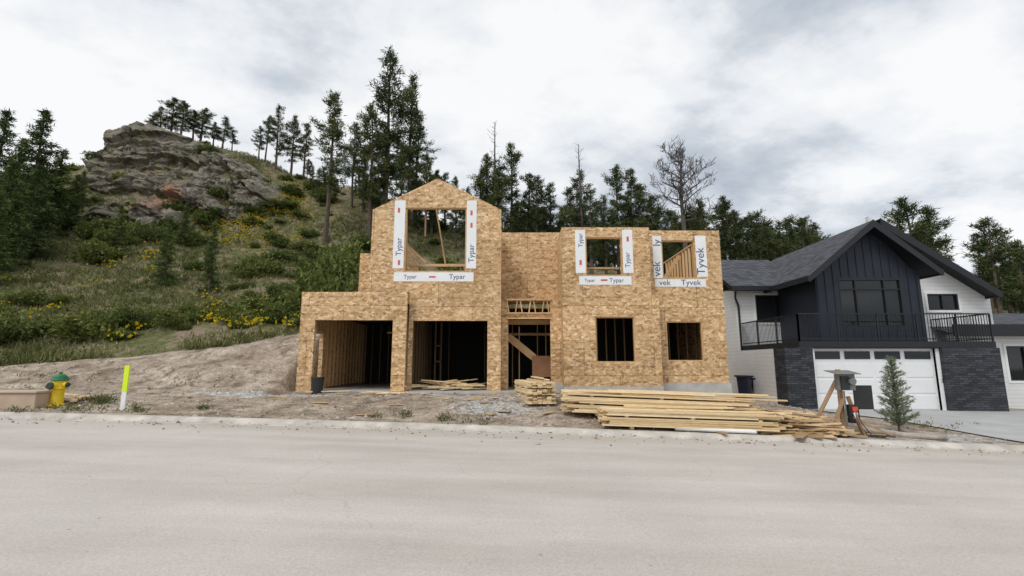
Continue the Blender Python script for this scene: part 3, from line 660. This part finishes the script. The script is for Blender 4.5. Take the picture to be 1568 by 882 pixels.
for i,(px_,py_,D,w_) in enumerate([(430,163,57,1.1),(452,178,58,1.2),(400,195,58,1.3),(412,178,58.5,1.2),(470,190,57,1.2),(512,147,46,1.05),(545,190,52,1.),(600,84,50,1.),(632,118,52,.95),(575,165,47,1.05),(590,205,50,1.1),(655,240,50,1.1),(640,180,54,1.),(618,225,45,1.0),(560,230,52,1.2),(670,262,52,1.0),
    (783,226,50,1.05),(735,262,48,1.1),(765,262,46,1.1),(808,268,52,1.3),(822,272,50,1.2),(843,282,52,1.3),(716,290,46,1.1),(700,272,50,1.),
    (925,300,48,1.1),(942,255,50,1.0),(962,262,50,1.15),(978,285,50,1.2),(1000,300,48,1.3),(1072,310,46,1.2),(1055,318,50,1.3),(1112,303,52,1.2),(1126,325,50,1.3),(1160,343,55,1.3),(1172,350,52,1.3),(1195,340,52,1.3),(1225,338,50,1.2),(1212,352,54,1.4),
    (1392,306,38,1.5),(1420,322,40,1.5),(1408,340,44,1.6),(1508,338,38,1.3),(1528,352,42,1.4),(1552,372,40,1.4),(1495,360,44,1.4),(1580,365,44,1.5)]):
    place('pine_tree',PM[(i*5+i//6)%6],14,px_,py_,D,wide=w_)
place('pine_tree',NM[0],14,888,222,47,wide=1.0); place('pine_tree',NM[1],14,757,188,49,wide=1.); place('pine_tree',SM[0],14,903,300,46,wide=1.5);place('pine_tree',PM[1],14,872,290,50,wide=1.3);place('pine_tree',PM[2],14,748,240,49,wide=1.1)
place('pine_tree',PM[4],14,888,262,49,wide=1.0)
RT=empty('ridge_pine_trees')
for i,(px_,py_,D) in enumerate([(250,165,58),(268,152,59),(283,157,58),(300,170,59),(312,166,60),(330,188,58),(345,180,58),(236,178,59),(358,200,58)]):
    o=place('ridge_pine',PM[i%6],14,px_,py_,D,RT,wide=1.9)
for i,(px_,py_,D,w_) in enumerate([(70,170,40,1.2),(12,170,38,1.1),(38,215,36,1.2),(-15,200,36,1.3),(95,230,41,1.3),(-40,180,40,1.3),(20,250,32,1.3),(118,268,42,1.2),(130,262,46,1.2),(60,255,35,1.3),(262,335,32,.9),(330,340,31,.8),(186,315,38,1.1),(288,312,42,1.1),(0,300,29,1.2)]):
    place('fir_tree',FM[i%3],11,px_,py_,D,wide=w_)
DT=empty('distant_tree_line'); rr=random.Random(4)
for i in range(56):
    px_=rr.uniform(690,1250); D=rr.uniform(60,75); place('distant_pine',PM[i%6],14,px_,rr.uniform(318,360)+max(0,px_-1100)*.14,D,DT,wide=1.5,minh=4)
for i in range(24):
    px_=rr.uniform(470,690); D=rr.uniform(50,57); place('distant_pine',(PM+FM)[i%9],14,px_,rr.uniform(262,320),D,DT,wide=1.3,minh=3)
for i in range(22):
    px_=rr.uniform(1470,1750); D=rr.uniform(50,75); place('distant_pine',PM[i%6],14,px_,rr.uniform(385,430),D,DT,wide=1.6,minh=4)
rb=random.Random(3); mb=MB()
def grow(p,d,L,r,dep):
    pts=[p];rad=[r];q=Vector(p);dd=Vector(d)
    for k in range(4):
        dd=(dd+Vector((rb.gauss(0,.16),rb.gauss(0,.16),rb.gauss(.05,.08)))).normalized(); q=q+dd*L/4; pts.append(q.copy()); rad.append(max(.017,r*(1-.16*(k+1))))
    mb.tube(pts,rad,5,cap=False)
    if dep<=0: return
    for k in range(4):
        i=rb.choice([1,2,3,4]); a=rb.uniform(0,6.28); nd=(dd+Vector((math.cos(a),math.sin(a),rb.uniform(-.3,.5)))*rb.uniform(.7,1.1)).normalized()
        grow(pts[i],nd,L*rb.uniform(.5,.75),rad[i]*.6,dep-1)
x,zt=P(1040,235,46); zb=Hs(x,46); hh_=zt-zb
mb.tube([(0,0,0),(.1,0,hh_*.35),(0,.1,hh_*.65),(.1,0,hh_*.95)],[.28,.24,.17,.07],7)
for i in range(18):
    t=.50+.45*i/18; a=i*2.4; grow(Vector((.05,0,hh_*t)),Vector((math.cos(a),math.sin(a)*.8,.30+.9*(t-.5))).normalized(),(2.7-1.1*(t-.50)/.45),.10*(1.2-t)+.03,3)
o=mb.obj('bare_tree',[DEADB]); o.location=(x,46,zb)
# shrubs
def make_shrub(seed,n=1200,R=1.0,sz=.1):
    global rng
    rng=np.random.default_rng(seed)
    nc=26; cc=rng.normal(size=(nc,3)); cc/=np.linalg.norm(cc,axis=1,keepdims=True); cc[:,2]=np.abs(cc[:,2])*.9+.05; cc*=rng.uniform(.35,.9,(nc,1))*R
    idx=rng.integers(0,nc,n); C=cc[idx]+rng.normal(size=(n,3))*.16*R; C[:,2]=np.abs(C[:,2])
    D=C/np.linalg.norm(C,axis=1,keepdims=True)
    T=tris_at(C,D,2,sz*1.3,sz,.9,.03)
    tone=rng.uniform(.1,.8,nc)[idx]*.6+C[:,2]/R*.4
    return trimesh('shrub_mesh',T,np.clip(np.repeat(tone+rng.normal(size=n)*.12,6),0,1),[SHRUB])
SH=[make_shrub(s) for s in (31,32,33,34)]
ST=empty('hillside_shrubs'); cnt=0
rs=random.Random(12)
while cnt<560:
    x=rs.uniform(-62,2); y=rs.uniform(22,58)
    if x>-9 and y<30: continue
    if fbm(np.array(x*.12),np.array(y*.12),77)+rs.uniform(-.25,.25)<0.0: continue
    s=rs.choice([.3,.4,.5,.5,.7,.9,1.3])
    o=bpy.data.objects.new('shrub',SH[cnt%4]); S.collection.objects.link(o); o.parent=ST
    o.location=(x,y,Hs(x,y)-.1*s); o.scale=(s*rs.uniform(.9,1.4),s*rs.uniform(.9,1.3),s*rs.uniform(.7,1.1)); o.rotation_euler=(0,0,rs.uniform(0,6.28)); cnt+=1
def big(px_,py_,D,s,sz):
    x,zz=P(px_,py_,D); o=bpy.data.objects.new('leafy_bush',SH[int(px_)%4]); S.collection.objects.link(o); o.location=(x,D,Hs(x,D)-.2); o.scale=(s,s,s*sz)
for b_ in ((505,400,27,1.9,1.3),(480,420,26,1.4,1.1),(535,400,30,2.0,1.2),(498,370,33,2.1,1.3),(440,440,25,1.2,1),(405,360,36,1.6,1.),(540,350,36,2.4,1.2),(470,480,23.6,.8,1),(380,480,24.5,.9,.8),(155,380,36,1.8,1.),(700,380,38,2.2,1.3),(650,380,34,2.,1.3),(930,390,36,2.3,1.6),(900,390,34,2.2,1.6),(1040,390,36,2.3,1.5),(150,350,42,1.8,1.1),(240,350,42,1.5,1.),(200,365,41,1.4,1.),(300,335,43,1.5,1.)): big(*b_)
rng=np.random.default_rng(5)
n=80000; gxp=rng.uniform(-60,4,n); gyp=19+rng.random(n)**1.3*40; gf=grassf(gxp,gyp); cover=fbm(gxp*.25,gyp*.25,91)
kp=(gf>.4)&((gxp<-7.9)|(gyp>28))&(cover+rng.normal(size=n)*.2>-.03); gxp,gyp,cover=gxp[kp],gyp[kp],cover[kp]
C=np.stack([gxp,gyp,H(gxp,gyp)],1); D_=np.tile([0,0,1.],(len(C),1))
T=tris_at(C,D_,4,.27,.07,.42,.08); sh=np.repeat(np.clip(.55-.6*cover+rng.normal(size=len(C))*.22,0,1),12)
o=bpy.data.objects.new('hillside_grass',trimesh('hillside_grass',T,sh,[GRASS])); S.collection.objects.link(o)
def at(px_,py_,d0=19.5,d1=60):
    for D in np.arange(d0,d1,.4):
        x,z=P(px_,py_,D)
        if Hs(x,D)>z: return x,float(D)
    return None
FC=[]
fr_=random.Random(9)
for (px_,py_,sx_,sy_,n_) in ((405,330,45,22,75),(430,305,30,14,36),(360,360,25,18,24),(160,390,15,30,14),(345,490,28,14,18),(200,370,80,40,26),(400,500,40,15,8),(300,330,60,25,28),(175,520,30,12,4),(60,480,50,30,4),(420,370,30,20,24)):
    for i in range(n_):
        a_=at(fr_.gauss(px_,sx_),fr_.gauss(py_,sy_))
        if a_ is None or (a_[0]>-9 ): continue
        for k in range(8): 
            x=a_[0]+fr_.gauss(0,.45); y=a_[1]+fr_.gauss(0,.4); FC.append((x,y,Hs(x,y)+fr_.uniform(.3,.55)))
C=np.array(FC); T=tris_at(C,np.tile([0,-.3,.6],(len(C),1)),5,.10,.09,.9,.02)
o=bpy.data.objects.new('yellow_wildflowers',trimesh('yellow_wildflowers',T,rng.random(len(T)),[FLOW])); S.collection.objects.link(o)
# ================================================= ROCK OUTCROP
def rock_mat():
    m,nt,b=mat('layered_rock'); v=objc(nt)
    mp=N(nt,'ShaderNodeMapping'); mp.inputs['Rotation'].default_value=(0,.5,0); mp.inputs['Scale'].default_value=(.3,.4,1.3); nt.links.new(v,mp.inputs[0])
    n1=noise(nt,mp.outputs[0],1.1,9,.68); n2=noise(nt,v,.35,4); n3=noise(nt,v,1.6,8,.7)
    c=ramp(nt,n1,[(.34,(.06,.052,.042)),(.44,(.20,.175,.14)),(.58,(.33,.295,.24)),(.72,(.46,.42,.35))])
    c=mix(nt,1,c,ramp(nt,n3,[(.35,(.42,.42,.42)),(.5,(.95,.94,.93)),(.7,(1.25,1.23,1.2))]),'MULTIPLY')
    c=mix(nt,ramp(nt,n2,[(.47,(0,0,0)),(.68,(.65,.65,.65))]),c,(.16,.165,.085))
    a=N(nt,'ShaderNodeAttribute'); a.attribute_name='rust'
    c=mix(nt,a.outputs['Fac'],c,mix(nt,n3,(.28,.13,.08),(.56,.30,.19)))
    ge=N(nt,'ShaderNodeNewGeometry'); s=N(nt,'ShaderNodeSeparateXYZ'); nt.links.new(ge.outputs['Normal'],s.inputs[0])
    up=ramp(nt,mth(nt,'ADD',s.outputs[2],mth(nt,'MULTIPLY',mth(nt,'SUBTRACT',n3,.5),.9)),[(.78,(0,0,0)),(.95,(1,1,1))]); c=mix(nt,up,c,(.14,.15,.06))
    nt.links.new(c,b.inputs['Base Color']); b.inputs['Roughness'].default_value=.9; bump(nt,b,mth(nt,'ADD',n1,n3),.9,.45); return m
tops=[(128,285),(140,262),(152,235),(172,207),(215,189),(250,197),(300,214),(350,234),(390,256),(425,284),(440,296)]
bots=[(128,322),(140,335),(165,350),(200,354),(240,342),(290,336),(350,326),(400,318),(440,306)]
nu,nvv,nsk=320,150,14
U=np.linspace(128,440,nu); tpv=np.interp(U,[a for a,_ in tops],[b for _,b in tops]); btv=np.interp(U,[a for a,_ in bots],[b for _,b in bots])
ku=np.linspace(128,440,27)
DbK=[]; DtK=[]
for u_ in ku:
    h1=at(u_,np.interp(u_,[a for a,_ in bots],[b for _,b in bots]),30); h2=at(u_,np.interp(u_,[a for a,_ in tops],[b for _,b in tops])+4,34)
    DbK.append(min(h1[1] if h1 else 50,52)); DtK.append(min(h2[1] if h2 else 56.5,56.5))
sm=lambda a: np.convolve(np.pad(a,2,'edge'),np.ones(5)/5,'valid')
DbK=sm(np.array(DbK))-.4; DtK=np.maximum(sm(np.array(DtK)),DbK+2.5)
V=np.zeros((nvv+nsk,nu,3)); Tm=np.zeros((nvv+nsk,nu))
for jj in range(nvv+nsk):
    j=max(0,jj-nsk); t=j/(nvv-1); tt=min(t/.88,1); back=max(0,t-.88)/.12; sk=max(0,nsk-jj)/nsk
    for i in range(nu):
        Db=np.interp(U[i],ku,DbK); Dt=np.interp(U[i],ku,DtK)
        py=btv[i]+(tpv[i]-btv[i])*tt
        D=Db+(Dt-Db)*tt**1.15
        x,z=P(U[i],py,D); V[jj,i]=(x,D+back*6-sk*.2,z-back*3.0-sk*5); Tm[jj,i]=tt
xx,yy,zz=V[...,0].copy(),V[...,1].copy(),V[...,2].copy()
dip=np.interp(xx,[-42,-34,-26],[.05,.5,.55])
st_=zz+dip*(xx+35)
led=fbm(st_*.9,xx*.06,61,4); ste=(np.floor(st_*.75+fbm(xx*.25,zz*.25,5)*1.2)*2.71)%1.0; ste2=(np.floor(st_*2.0+fbm(xx*.5,zz*.5,6)*1.2)*3.17)%1.0
edge=np.minimum(np.arange(nu)/22,1)*np.minimum((nu-1-np.arange(nu))/40,1)
blk=fbm(xx*.30+3,zz*.30,71,6)
crk=np.abs(fbm(xx*.45,zz*.10,44,4))
env=edge[None,:]*(1-.6*ss(.85,1,Tm))
off=(.9+led*1.4+(ste-.5)*1.2+(ste2-.5)*.55+blk*1.5-np.exp(-crk*16)*1.3+fbm(xx*1.5,zz*1.5,33,3)*.35)*env
V[...,1]-=off
V[...,2]+=(fbm(xx*.8,zz*.8,12)*.6+(ste-.5)*.4)*env
V[...,0]+=fbm(xx*.7,zz*.9,19)*.5*env
me=bpy.data.meshes.new('rock_outcrop'); nr=nvv+nsk; I=np.arange(nu*nr).reshape(nr,nu); Q=np.stack([I[:-1,:-1],I[:-1,1:],I[1:,1:],I[1:,:-1]],-1).reshape(-1,4)
me.from_pydata(V.reshape(-1,3).tolist(),[],Q.tolist())
Drust=float(np.interp(262,ku,DbK))+1.5
xr_,zr_=P(262,308,Drust); rust=np.exp(-(((xx-xr_)/1.3)**2+((zz-zr_)/1.3)**2)**1.5)
a=me.attributes.new('rust','FLOAT','POINT'); a.data.foreach_set('value',np.clip(rust*1.1,0,.85).astype(np.float32).ravel())
me.materials.append(rock_mat()); o=bpy.data.objects.new('rock_outcrop',me); S.collection.objects.link(o)
# ================================================= LUMBER
def board_stack(name,org,ang,L,nx_,nz_,w=.14,h=.038,jit=.12,tilt=0.0,seed=1,m=LUM,loose=0):
    r=random.Random(seed); b=MB()
    for k in range(nz_):
        if k%5==0 and k: continue
        for i in range(nx_):
            l=L*r.choice([1,1,1,.94,.86]); x0=r.uniform(-jit,jit); y=(i-nx_/2)*(w+.008)+r.uniform(-.012,.012); z=.09+k*(h+.004)
            b.beam((x0,y,z),(x0+l,y+r.uniform(-.03,.03),z+r.uniform(-.004,.004)),w,h)
    for q in (.15,.5,.85): b.beam((L*q,-nx_*w/2-.05,.035),(L*q,nx_*w/2+.05,.035),.09,.07)
    for kk in range(5,nz_,5):
        for q in (.12,.5,.88): b.beam((L*q,-nx_*w/2-.05,.09+kk*(h+.004)),(L*q,nx_*w/2,.09+kk*(h+.004)),.09,h)
    zt_=.09+nz_*(h+.004)
    for i in range(loose):
        y=r.uniform(-nx_*w/2,nx_*w/2); x0=r.uniform(-.3,L*.4); l=r.uniform(.5,.9)*L; a=r.uniform(-.06,.06); zz_=zt_+.04*(i%3)
        b.beam((x0,y,zz_),(x0+l,y+a*l,zz_+r.uniform(-.01,.03)),w*r.choice([.65,1]),h)
    o=b.obj(name,[m]); o.location=org; o.rotation_euler=(0,tilt,ang); return o
x0=PX(925,645,12.75); board_stack('lumber_stack',(x0,12.95,Hs(x0,13)-.02),-.05,4.25,8,9,seed=2,tilt=.028,loose=5)
x0=PX(872,612,13.8); board_stack('lumber_stack',(x0,13.95,Hs(x0,13.9)),-.06,4.9,6,12,seed=3,tilt=.035,jit=.25,loose=9)
x0=PX(826,600,14.6); board_stack('lumber_stack',(x0,14.6,Hs(x0,14.6)),math.radians(98),2.6,6,15,w=.135,seed=5,jit=.12,loose=3)
def scraps(name,cx,cy,n,rx,ry,lmin,lmax,seed,hz=.35,m=LUM,zb=None):
    r=random.Random(seed); b=MB()
    for i in range(n):
        x=r.gauss(0,rx);y=r.gauss(0,ry); hh=max(0,hz*(1-(x/rx/2.2)**2-(y/ry/2.2)**2))*r.random()
        z=(Hs(cx+x,cy+y) if zb is None else zb)+.03+hh; a=r.gauss(0,.7); L=r.uniform(lmin,lmax)
        d=Vector((math.cos(a),math.sin(a),r.uniform(-.12,.12)*min(1,hh*6)))*L/2; c=Vector((x,y,z)); b.beam(c-d,c+d,r.choice([.09,.14,.09,.2]),r.choice([.038,.02]))
    o=b.obj(name,[m]); o.location=(cx,cy,0)
MIXW=wood_mat('scrap_wood',(.32,.21,.11),(.80,.62,.38))
scraps('scrap_wood_pile',PX(1200,655,12.6),12.8,120,.8,.32,.3,1.6,8,.5,MIXW)
scraps('scrap_wood_pile',PX(1250,660,12.5),12.4,36,.4,.2,.3,.9,18,.18,MIXW)
scraps('scrap_wood_pile',PX(690,585,18.4),18.3,55,.65,.4,.5,1.7,9,.3,LUM,zb=FZ)
scraps('scrap_wood_pile',PX(540,598,16.5),16.6,9,.9,.06,.6,1.6,10,.05)
scraps('scrap_wood_pile',PX(95,615,13.8),14.0,10,.3,.2,.3,.7,21,.15)
scraps('scrap_wood_offcuts',-1.5,15.0,26,3.2,.9,.08,.5,33,.0,MIXW)
mb=MB(); a_=PX(1035,663,12.2); mb.tube([(a_,12.25,Hs(a_,12.5)+.07),(a_+1.9,12.1,Hs(a_+1.9,12.4)+.06)],[.05,.05],10); mb.obj('drain_pipe',[WTRIM],smooth=True)
mb=MB(); 
b0=PX(1325,655,12.6); mb.tube([(b0,12.9,Hs(b0,12.9)+.08),(b0+.8,12.4,Hs(b0+.8,12.4)+.05),(b0+1.6,12.1,Hs(b0+1.6,12.1)+.07)],[.07,.075,.06],9); mb.obj('log',[simple('pale_log',(.38,.33,.27),.8,.3,5)])
# ================================================= TEMP POWER STAND
TP=empty('temporary_power_stand'); D=12.6; cx=PX(1290,620,D); gz=Hs(cx,D)
a=MB(); a.box(cx-.045,cx+.045,D,D+.09,gz-.1,gz+1.62); 
a.beam((cx+.0,D-.06,gz+.9),(cx-.45,D-.1,gz+.02),.03,.12,up=(0,1,0)); a.beam((cx+.05,D+.12,gz+1.45),(cx-.38,D+.8,gz),.04,.09); a.beam((cx+.05,D-.04,gz+.45),(cx+1.05,D-.3,gz-.02),.09,.04)
a.beam((cx+.1,D-.08,gz+.95),(cx+.22,D-.35,gz+.0),.04,.09)
a.obj('wooden_braces',[OLDW],TP)
a=MB(); a.box(cx-.16,cx+.28,D-.16,D-.02,gz+1.1,gz+1.5); a.add([(cx-.3,D-.32,gz+1.50),(cx+.34,D-.32,gz+1.50),(cx+.34,D+.15,gz+1.58),(cx-.3,D+.15,gz+1.58),(cx-.3,D-.32,gz+1.52),(cx+.34,D-.32,gz+1.52),(cx+.34,D+.15,gz+1.60),(cx-.3,D+.15,gz+1.60)],[(0,3,2,1),(4,5,6,7),(0,1,5,4),(1,2,6,5),(2,3,7,6),(3,0,4,7)])
a.tube([(cx+.16,D-.26,gz+1.33),(cx+.16,D-.161,gz+1.33)],[.08,.1],14)
a.tube([(cx+.02,D-.08,gz+1.08),(cx+.02,D-.08,gz+.2)],[.02,.02],8); a.obj('meter_box',[simple('grey_steel',(.20,.20,.20),.5,.2,metal=.3)],TP,bevel=.006)
a=MB(); a.box(cx+.3,cx+.78,D-.02,D+.0,gz+.62,gz+1.22); a.box(cx-.1,cx+.1,D-.2,D-.161,gz+1.12,gz+1.45)
for k_ in range(3): a.tube([(cx+.1+.05*k_,D-.2,gz+.55),(cx+.12+.06*k_,D-.3,gz+.3),(cx+.2+.1*k_,D-.35,gz+.04),(cx+.5+.2*k_,D-.45,gz+.02)],[.012]*4,6)
a.box(cx+.05,cx+.27,D-.2,D-.05,gz+.3,gz+.75)
a.obj('dark_panel',[PLAST],TP)
a=MB(); a.box(cx+.10,cx+.22,D-.23,D-.201,gz+.60,gz+.70); a.obj('outlet_cover',[simple('orange_red',(.7,.08,.03))],TP)
a=MB(); a.box(cx+.11,cx+.21,D-.23,D-.201,gz+.42,gz+.56); a.obj('label_sheet',[WTRIM],TP)
# spruce sapling
rng=np.random.default_rng(66)
mb=MB(); hs_=2.0; mb.tube([(0,0,0),(0.02,0,hs_)],[.03,.006],6)
C=[];Dd=[]
for i in range(105):
    t=.08+.90*i/105; a=i*2.39996; L=(.50*(1-t)**.75+.06)*rng.uniform(.6,1.15); d=Vector((math.cos(a),math.sin(a),.35+.4*rng.random())).normalized(); mb.tube([(0,0,t*hs_),Vector((0,0,t*hs_))+d*L],[.007,.002],3,cap=False)
    m_=max(2,int(L/.035))
    for j in range(m_):
        q=(j+.5)/m_; sd=Vector((-d.y,d.x,0))*rng.normal()*.06*q*1.2; C.append(Vector((0,0,t*hs_))+d*L*q+sd); Dd.append(d+sd*4)
C=np.array([tuple(c) for c in C]);Dd=np.array([tuple(c) for c in Dd]); T=tris_at(C,Dd,9,.085,.014,.7,.012); L_=limb_soup(mb)
me=trimesh('spruce_sapling',np.concatenate([L_,T]),np.concatenate([np.zeros(len(L_)),np.repeat(rng.random(len(T)//3),3)]),[BARK,SPRUCE],np.concatenate([np.zeros(len(L_)//3),np.ones(len(T)//3)]))
o=bpy.data.objects.new('spruce_sapling',me); S.collection.objects.link(o); x=PX(1376,650,13.2); o.location=(x,13.2,Hs(x,13.2)-.03)
# ================================================= HYDRANT
D=13.3; hx=PX(89,600,D); hz=Hs(hx,D)
YEL=simple('yellow_paint',(.80,.58,.02),.4,.12,8); GRN=simple('green_paint',(.02,.15,.06),.4,.1,8)
FH=empty('fire_hydrant')
a=MB()
def rev(mbb,prof,n=20,cx_=0,cy_=0,cz_=0): mbb.tube([(cx_,cy_,cz_+z+i*1e-6) for i,(r,z) in enumerate(prof)],[r for r,z in prof],n)
rev(a,[(.20,0),(.20,.04),(.145,.05),(.135,.30),(.14,.44),(.19,.45),(.19,.49),(.16,.50),(.16,.66)],20,hx,D,hz)
a.tube([(hx-.16,D-.02,hz+.52),(hx-.24,D-.02,hz+.52)],[.07,.07],12); a.tube([(hx+.15,D-.02,hz+.56),(hx+.24,D-.02,hz+.56)],[.07,.07],12); a.tube([(hx,D-.14,hz+.54),(hx,D-.25,hz+.54)],[.10,.10],14)
for k_ in range(8):
    t=k_*math.pi/4; a.tube([(hx+.17*math.cos(t),D+.17*math.sin(t),hz+.43),(hx+.17*math.cos(t),D+.17*math.sin(t),hz+.51)],[.015,.015],6)
a.obj('barrel',[YEL],FH,bevel=.006)
a=MB(); rev(a,[(.19,.66),(.19,.70),(.17,.72),(.155,.78),(.11,.83),(.04,.85),(.035,.90)],20,hx,D,hz); a.obj('bonnet',[GRN],FH)
a=MB(); a.tube([(hx-.24,D-.02,hz+.52),(hx-.30,D-.02,hz+.52)],[.08,.06],8); a.tube([(hx+.24,D-.02,hz+.56),(hx+.28,D-.02,hz+.56)],[.075,.06],8); a.tube([(hx,D-.25,hz+.54),(hx,D-.29,hz+.54)],[.11,.08],8); a.obj('nozzle_caps',[simple('dark_cap',(.03,.05,.04))],FH)
a=MB(); bx0=PX(-5,605,12.9); gzb=Hs(bx0,13.1); a.box(bx0-.6,bx0+1.12,12.8,13.5,gzb-.1,gzb+.34); a.box(bx0-.64,bx0+1.16,12.76,13.54,gzb+.34,gzb+.40); 
a.obj('utility_box',[simple('tan_concrete',(.48,.37,.28),.8,.12,3)],bevel=.02)
MK=empty('marker_stake'); D=12.9; sx0=PX(190,600,D); g0=Hs(sx0,D)
a=MB(); a.box(sx0-.06,sx0+.06,D,D+.03,g0-.1,g0+.47); a.obj('white_base',[WTRIM],MK)
a=MB(); a.box(sx0-.062,sx0+.062,D-.003,D+.033,g0+.47,g0+1.15); a.obj('fluorescent_top',[simple('fluoro_yellow',(.66,.88,.02),.5,.04)],MK)
a=MB(); bxx=PX(486,590,16.5); zb=Hs(bxx,16.5); a.tube([(bxx,16.5,zb),(bxx,16.5,zb+.52)],[.17,.21],18); a.tube([(bxx,16.5,zb+.50),(bxx,16.5,zb+.55)],[.225,.225],18); a.tube([(bxx-.22,16.5,zb+.45),(bxx-.15,16.36,zb+.3),(bxx+.15,16.36,zb+.3),(bxx+.22,16.5,zb+.45)],[.008]*4,5); a.obj('garbage_bin',[PLAST])
# ================================================= stones & weeds
rng=np.random.default_rng(15)
n=6500; px_=rng.uniform(-17,13,n); py_=rng.uniform(12.35,18.5,n)
near=rng.uniform(-17,13,1100); nearY=yk(near)-rng.exponential(.35,1100)-.05
px_=np.concatenate([px_,near]);py_=np.concatenate([py_,nearY]); zz=np.where(py_<yk(px_)-.1,zr(px_)+.012,H(px_,py_)+.004); kp=~((px_>10.6)&(py_>12.5)); kp&=~((py_>16.7)&(px_>-8.4)&(px_<8.2)); px_,py_,zz=px_[kp],py_[kp],zz[kp]
r=rng.gamma(1.3,.011,len(px_))+.007
octv=np.array([[1,0,0],[0,1,0],[-1,0,0],[0,-1,0],[0,0,.8],[0,0,-.6]]); octf=[(0,1,4),(1,2,4),(2,3,4),(3,0,4),(1,0,5),(2,1,5),(3,2,5),(0,3,5)]
ov=octv[None]*r[:,None,None]*rng.uniform(.6,1.3,(len(r),6,1))+np.stack([px_,py_,zz],1)[:,None,:]
T=ov[:,np.array(octf).ravel(),:].reshape(-1,3)
m,nt,b=mat('stones'); at_=N(nt,'ShaderNodeAttribute'); at_.attribute_name='shade'
nt.links.new(ramp(nt,at_.outputs['Fac'],[(0,(.16,.125,.10)),(.6,(.36,.30,.24)),(1,(.55,.50,.44))]),b.inputs['Base Color']); b.inputs['Roughness'].default_value=.9
o=bpy.data.objects.new('gravel_stones',trimesh('gravel_stones',T,np.repeat(rng.random(len(r)),24),[m])); S.collection.objects.link(o)
W_=[]
for (a0,b0,sx_,sy_,n_) in ((157,616,10,3,60),(310,627,4,1,10),(575,640,4,1.5,8),(620,638,7,1.5,14),(683,644,7,1.5,14),(720,650,20,3,10),(130,628,30,3,20),(205,630,10,2,14),(1440,655,30,6,14),(30,630,15,2,10),(60,575,60,12,40),(250,585,60,8,14)):
    for i in range(n_):
        a1=rng.normal(a0,sx_); b1=rng.normal(b0,sy_)
        for D in np.arange(12,22,.15):
            x,z=P(a1,b1,D)
            if Hs(x,D)>z: W_.append((x,D,Hs(x,D))); break
C=np.array(W_); T=tris_at(C,np.tile([0,0,.7],(len(C),1)),14,.11,.025,.6,.06)
o=bpy.data.objects.new('verge_weeds',trimesh('verge_weeds',T,np.clip(rng.normal(.35,.2,len(T)//3).repeat(3),0,1),[GRASS])); S.collection.objects.link(o)
# ================================================= WORLD
wd=bpy.data.worlds.new('World'); S.world=wd; wd.use_nodes=True; nt=wd.node_tree; nt.nodes.clear()
out=N(nt,'ShaderNodeOutputWorld'); sky=N(nt,'ShaderNodeTexSky',sky_type='NISHITA'); sky.sun_disc=False
EL,AZ=math.radians(52),math.radians(215)
sky.sun_elevation=EL; sky.sun_rotation=AZ
b1=N(nt,'ShaderNodeBackground'); b1.inputs[1].default_value=.12; nt.links.new(sky.outputs[0],b1.inputs[0])
tc=N(nt,'ShaderNodeTexCoord').outputs['Generated']; sp=N(nt,'ShaderNodeSeparateXYZ'); nt.links.new(tc,sp.inputs[0])
den=mth(nt,'ADD',mth(nt,'MAXIMUM',sp.outputs[2],0),.28)
cb=N(nt,'ShaderNodeCombineXYZ'); nt.links.new(mth(nt,'DIVIDE',sp.outputs[0],den),cb.inputs[0]); nt.links.new(mth(nt,'DIVIDE',sp.outputs[1],den),cb.inputs[1])
mp=N(nt,'ShaderNodeMapping'); mp.inputs['Scale'].default_value=(.95,1.15,1); mp.inputs['Location'].default_value=(3.4,1.2,0); mp.inputs['Rotation'].default_value=(0,0,-.45); nt.links.new(cb.outputs[0],mp.inputs[0])
n1=noise(nt,mp.outputs[0],1.2,6,.5); n2=noise(nt,mp.outputs[0],3.6,8,.6)
f=mth(nt,'ADD',mth(nt,'MULTIPLY',n1,.62),mth(nt,'MULTIPLY',n2,.38))
f=mth(nt,'ADD',f,mth(nt,'ADD',mth(nt,'MULTIPLY',sp.outputs[0],-.06),.012))
cc=ramp(nt,f,[(.37,(.47,.52,.59)),(.44,(.63,.675,.73)),(.50,(.86,.885,.915)),(.57,(1.0,1.0,1.0))])
b2=N(nt,'ShaderNodeBackground'); b2.inputs[1].default_value=1.02; nt.links.new(cc,b2.inputs[0])
ms=N(nt,'ShaderNodeMixShader'); nt.links.new(b1.outputs[0],ms.inputs[1]); nt.links.new(b2.outputs[0],ms.inputs[2]); ms.inputs[0].default_value=.92
nt.links.new(ms.outputs[0],out.inputs[0])
sl_=bpy.data.lights.new('sun','SUN'); sl_.energy=1.5; sl_.angle=math.radians(16); sl_.color=(1,.97,.92)
so=bpy.data.objects.new('sun',sl_); S.collection.objects.link(so)
dv=Vector((math.sin(AZ)*math.cos(EL),math.cos(AZ)*math.cos(EL),math.sin(EL))); so.rotation_euler=dv.to_track_quat('Z','Y').to_euler()
c=bpy.data.cameras.new('camera'); c.sensor_width=36; c.lens=F/1568*36; c.clip_end=3000; c.clip_start=.1
co=bpy.data.objects.new('camera',c); S.collection.objects.link(co); co.location=(0,0,CAMZ); co.rotation_euler=(math.pi/2+TH,0,0); S.camera=co
S.view_settings.view_transform='Standard'; S.view_settings.look='None'; S.view_settings.exposure=0
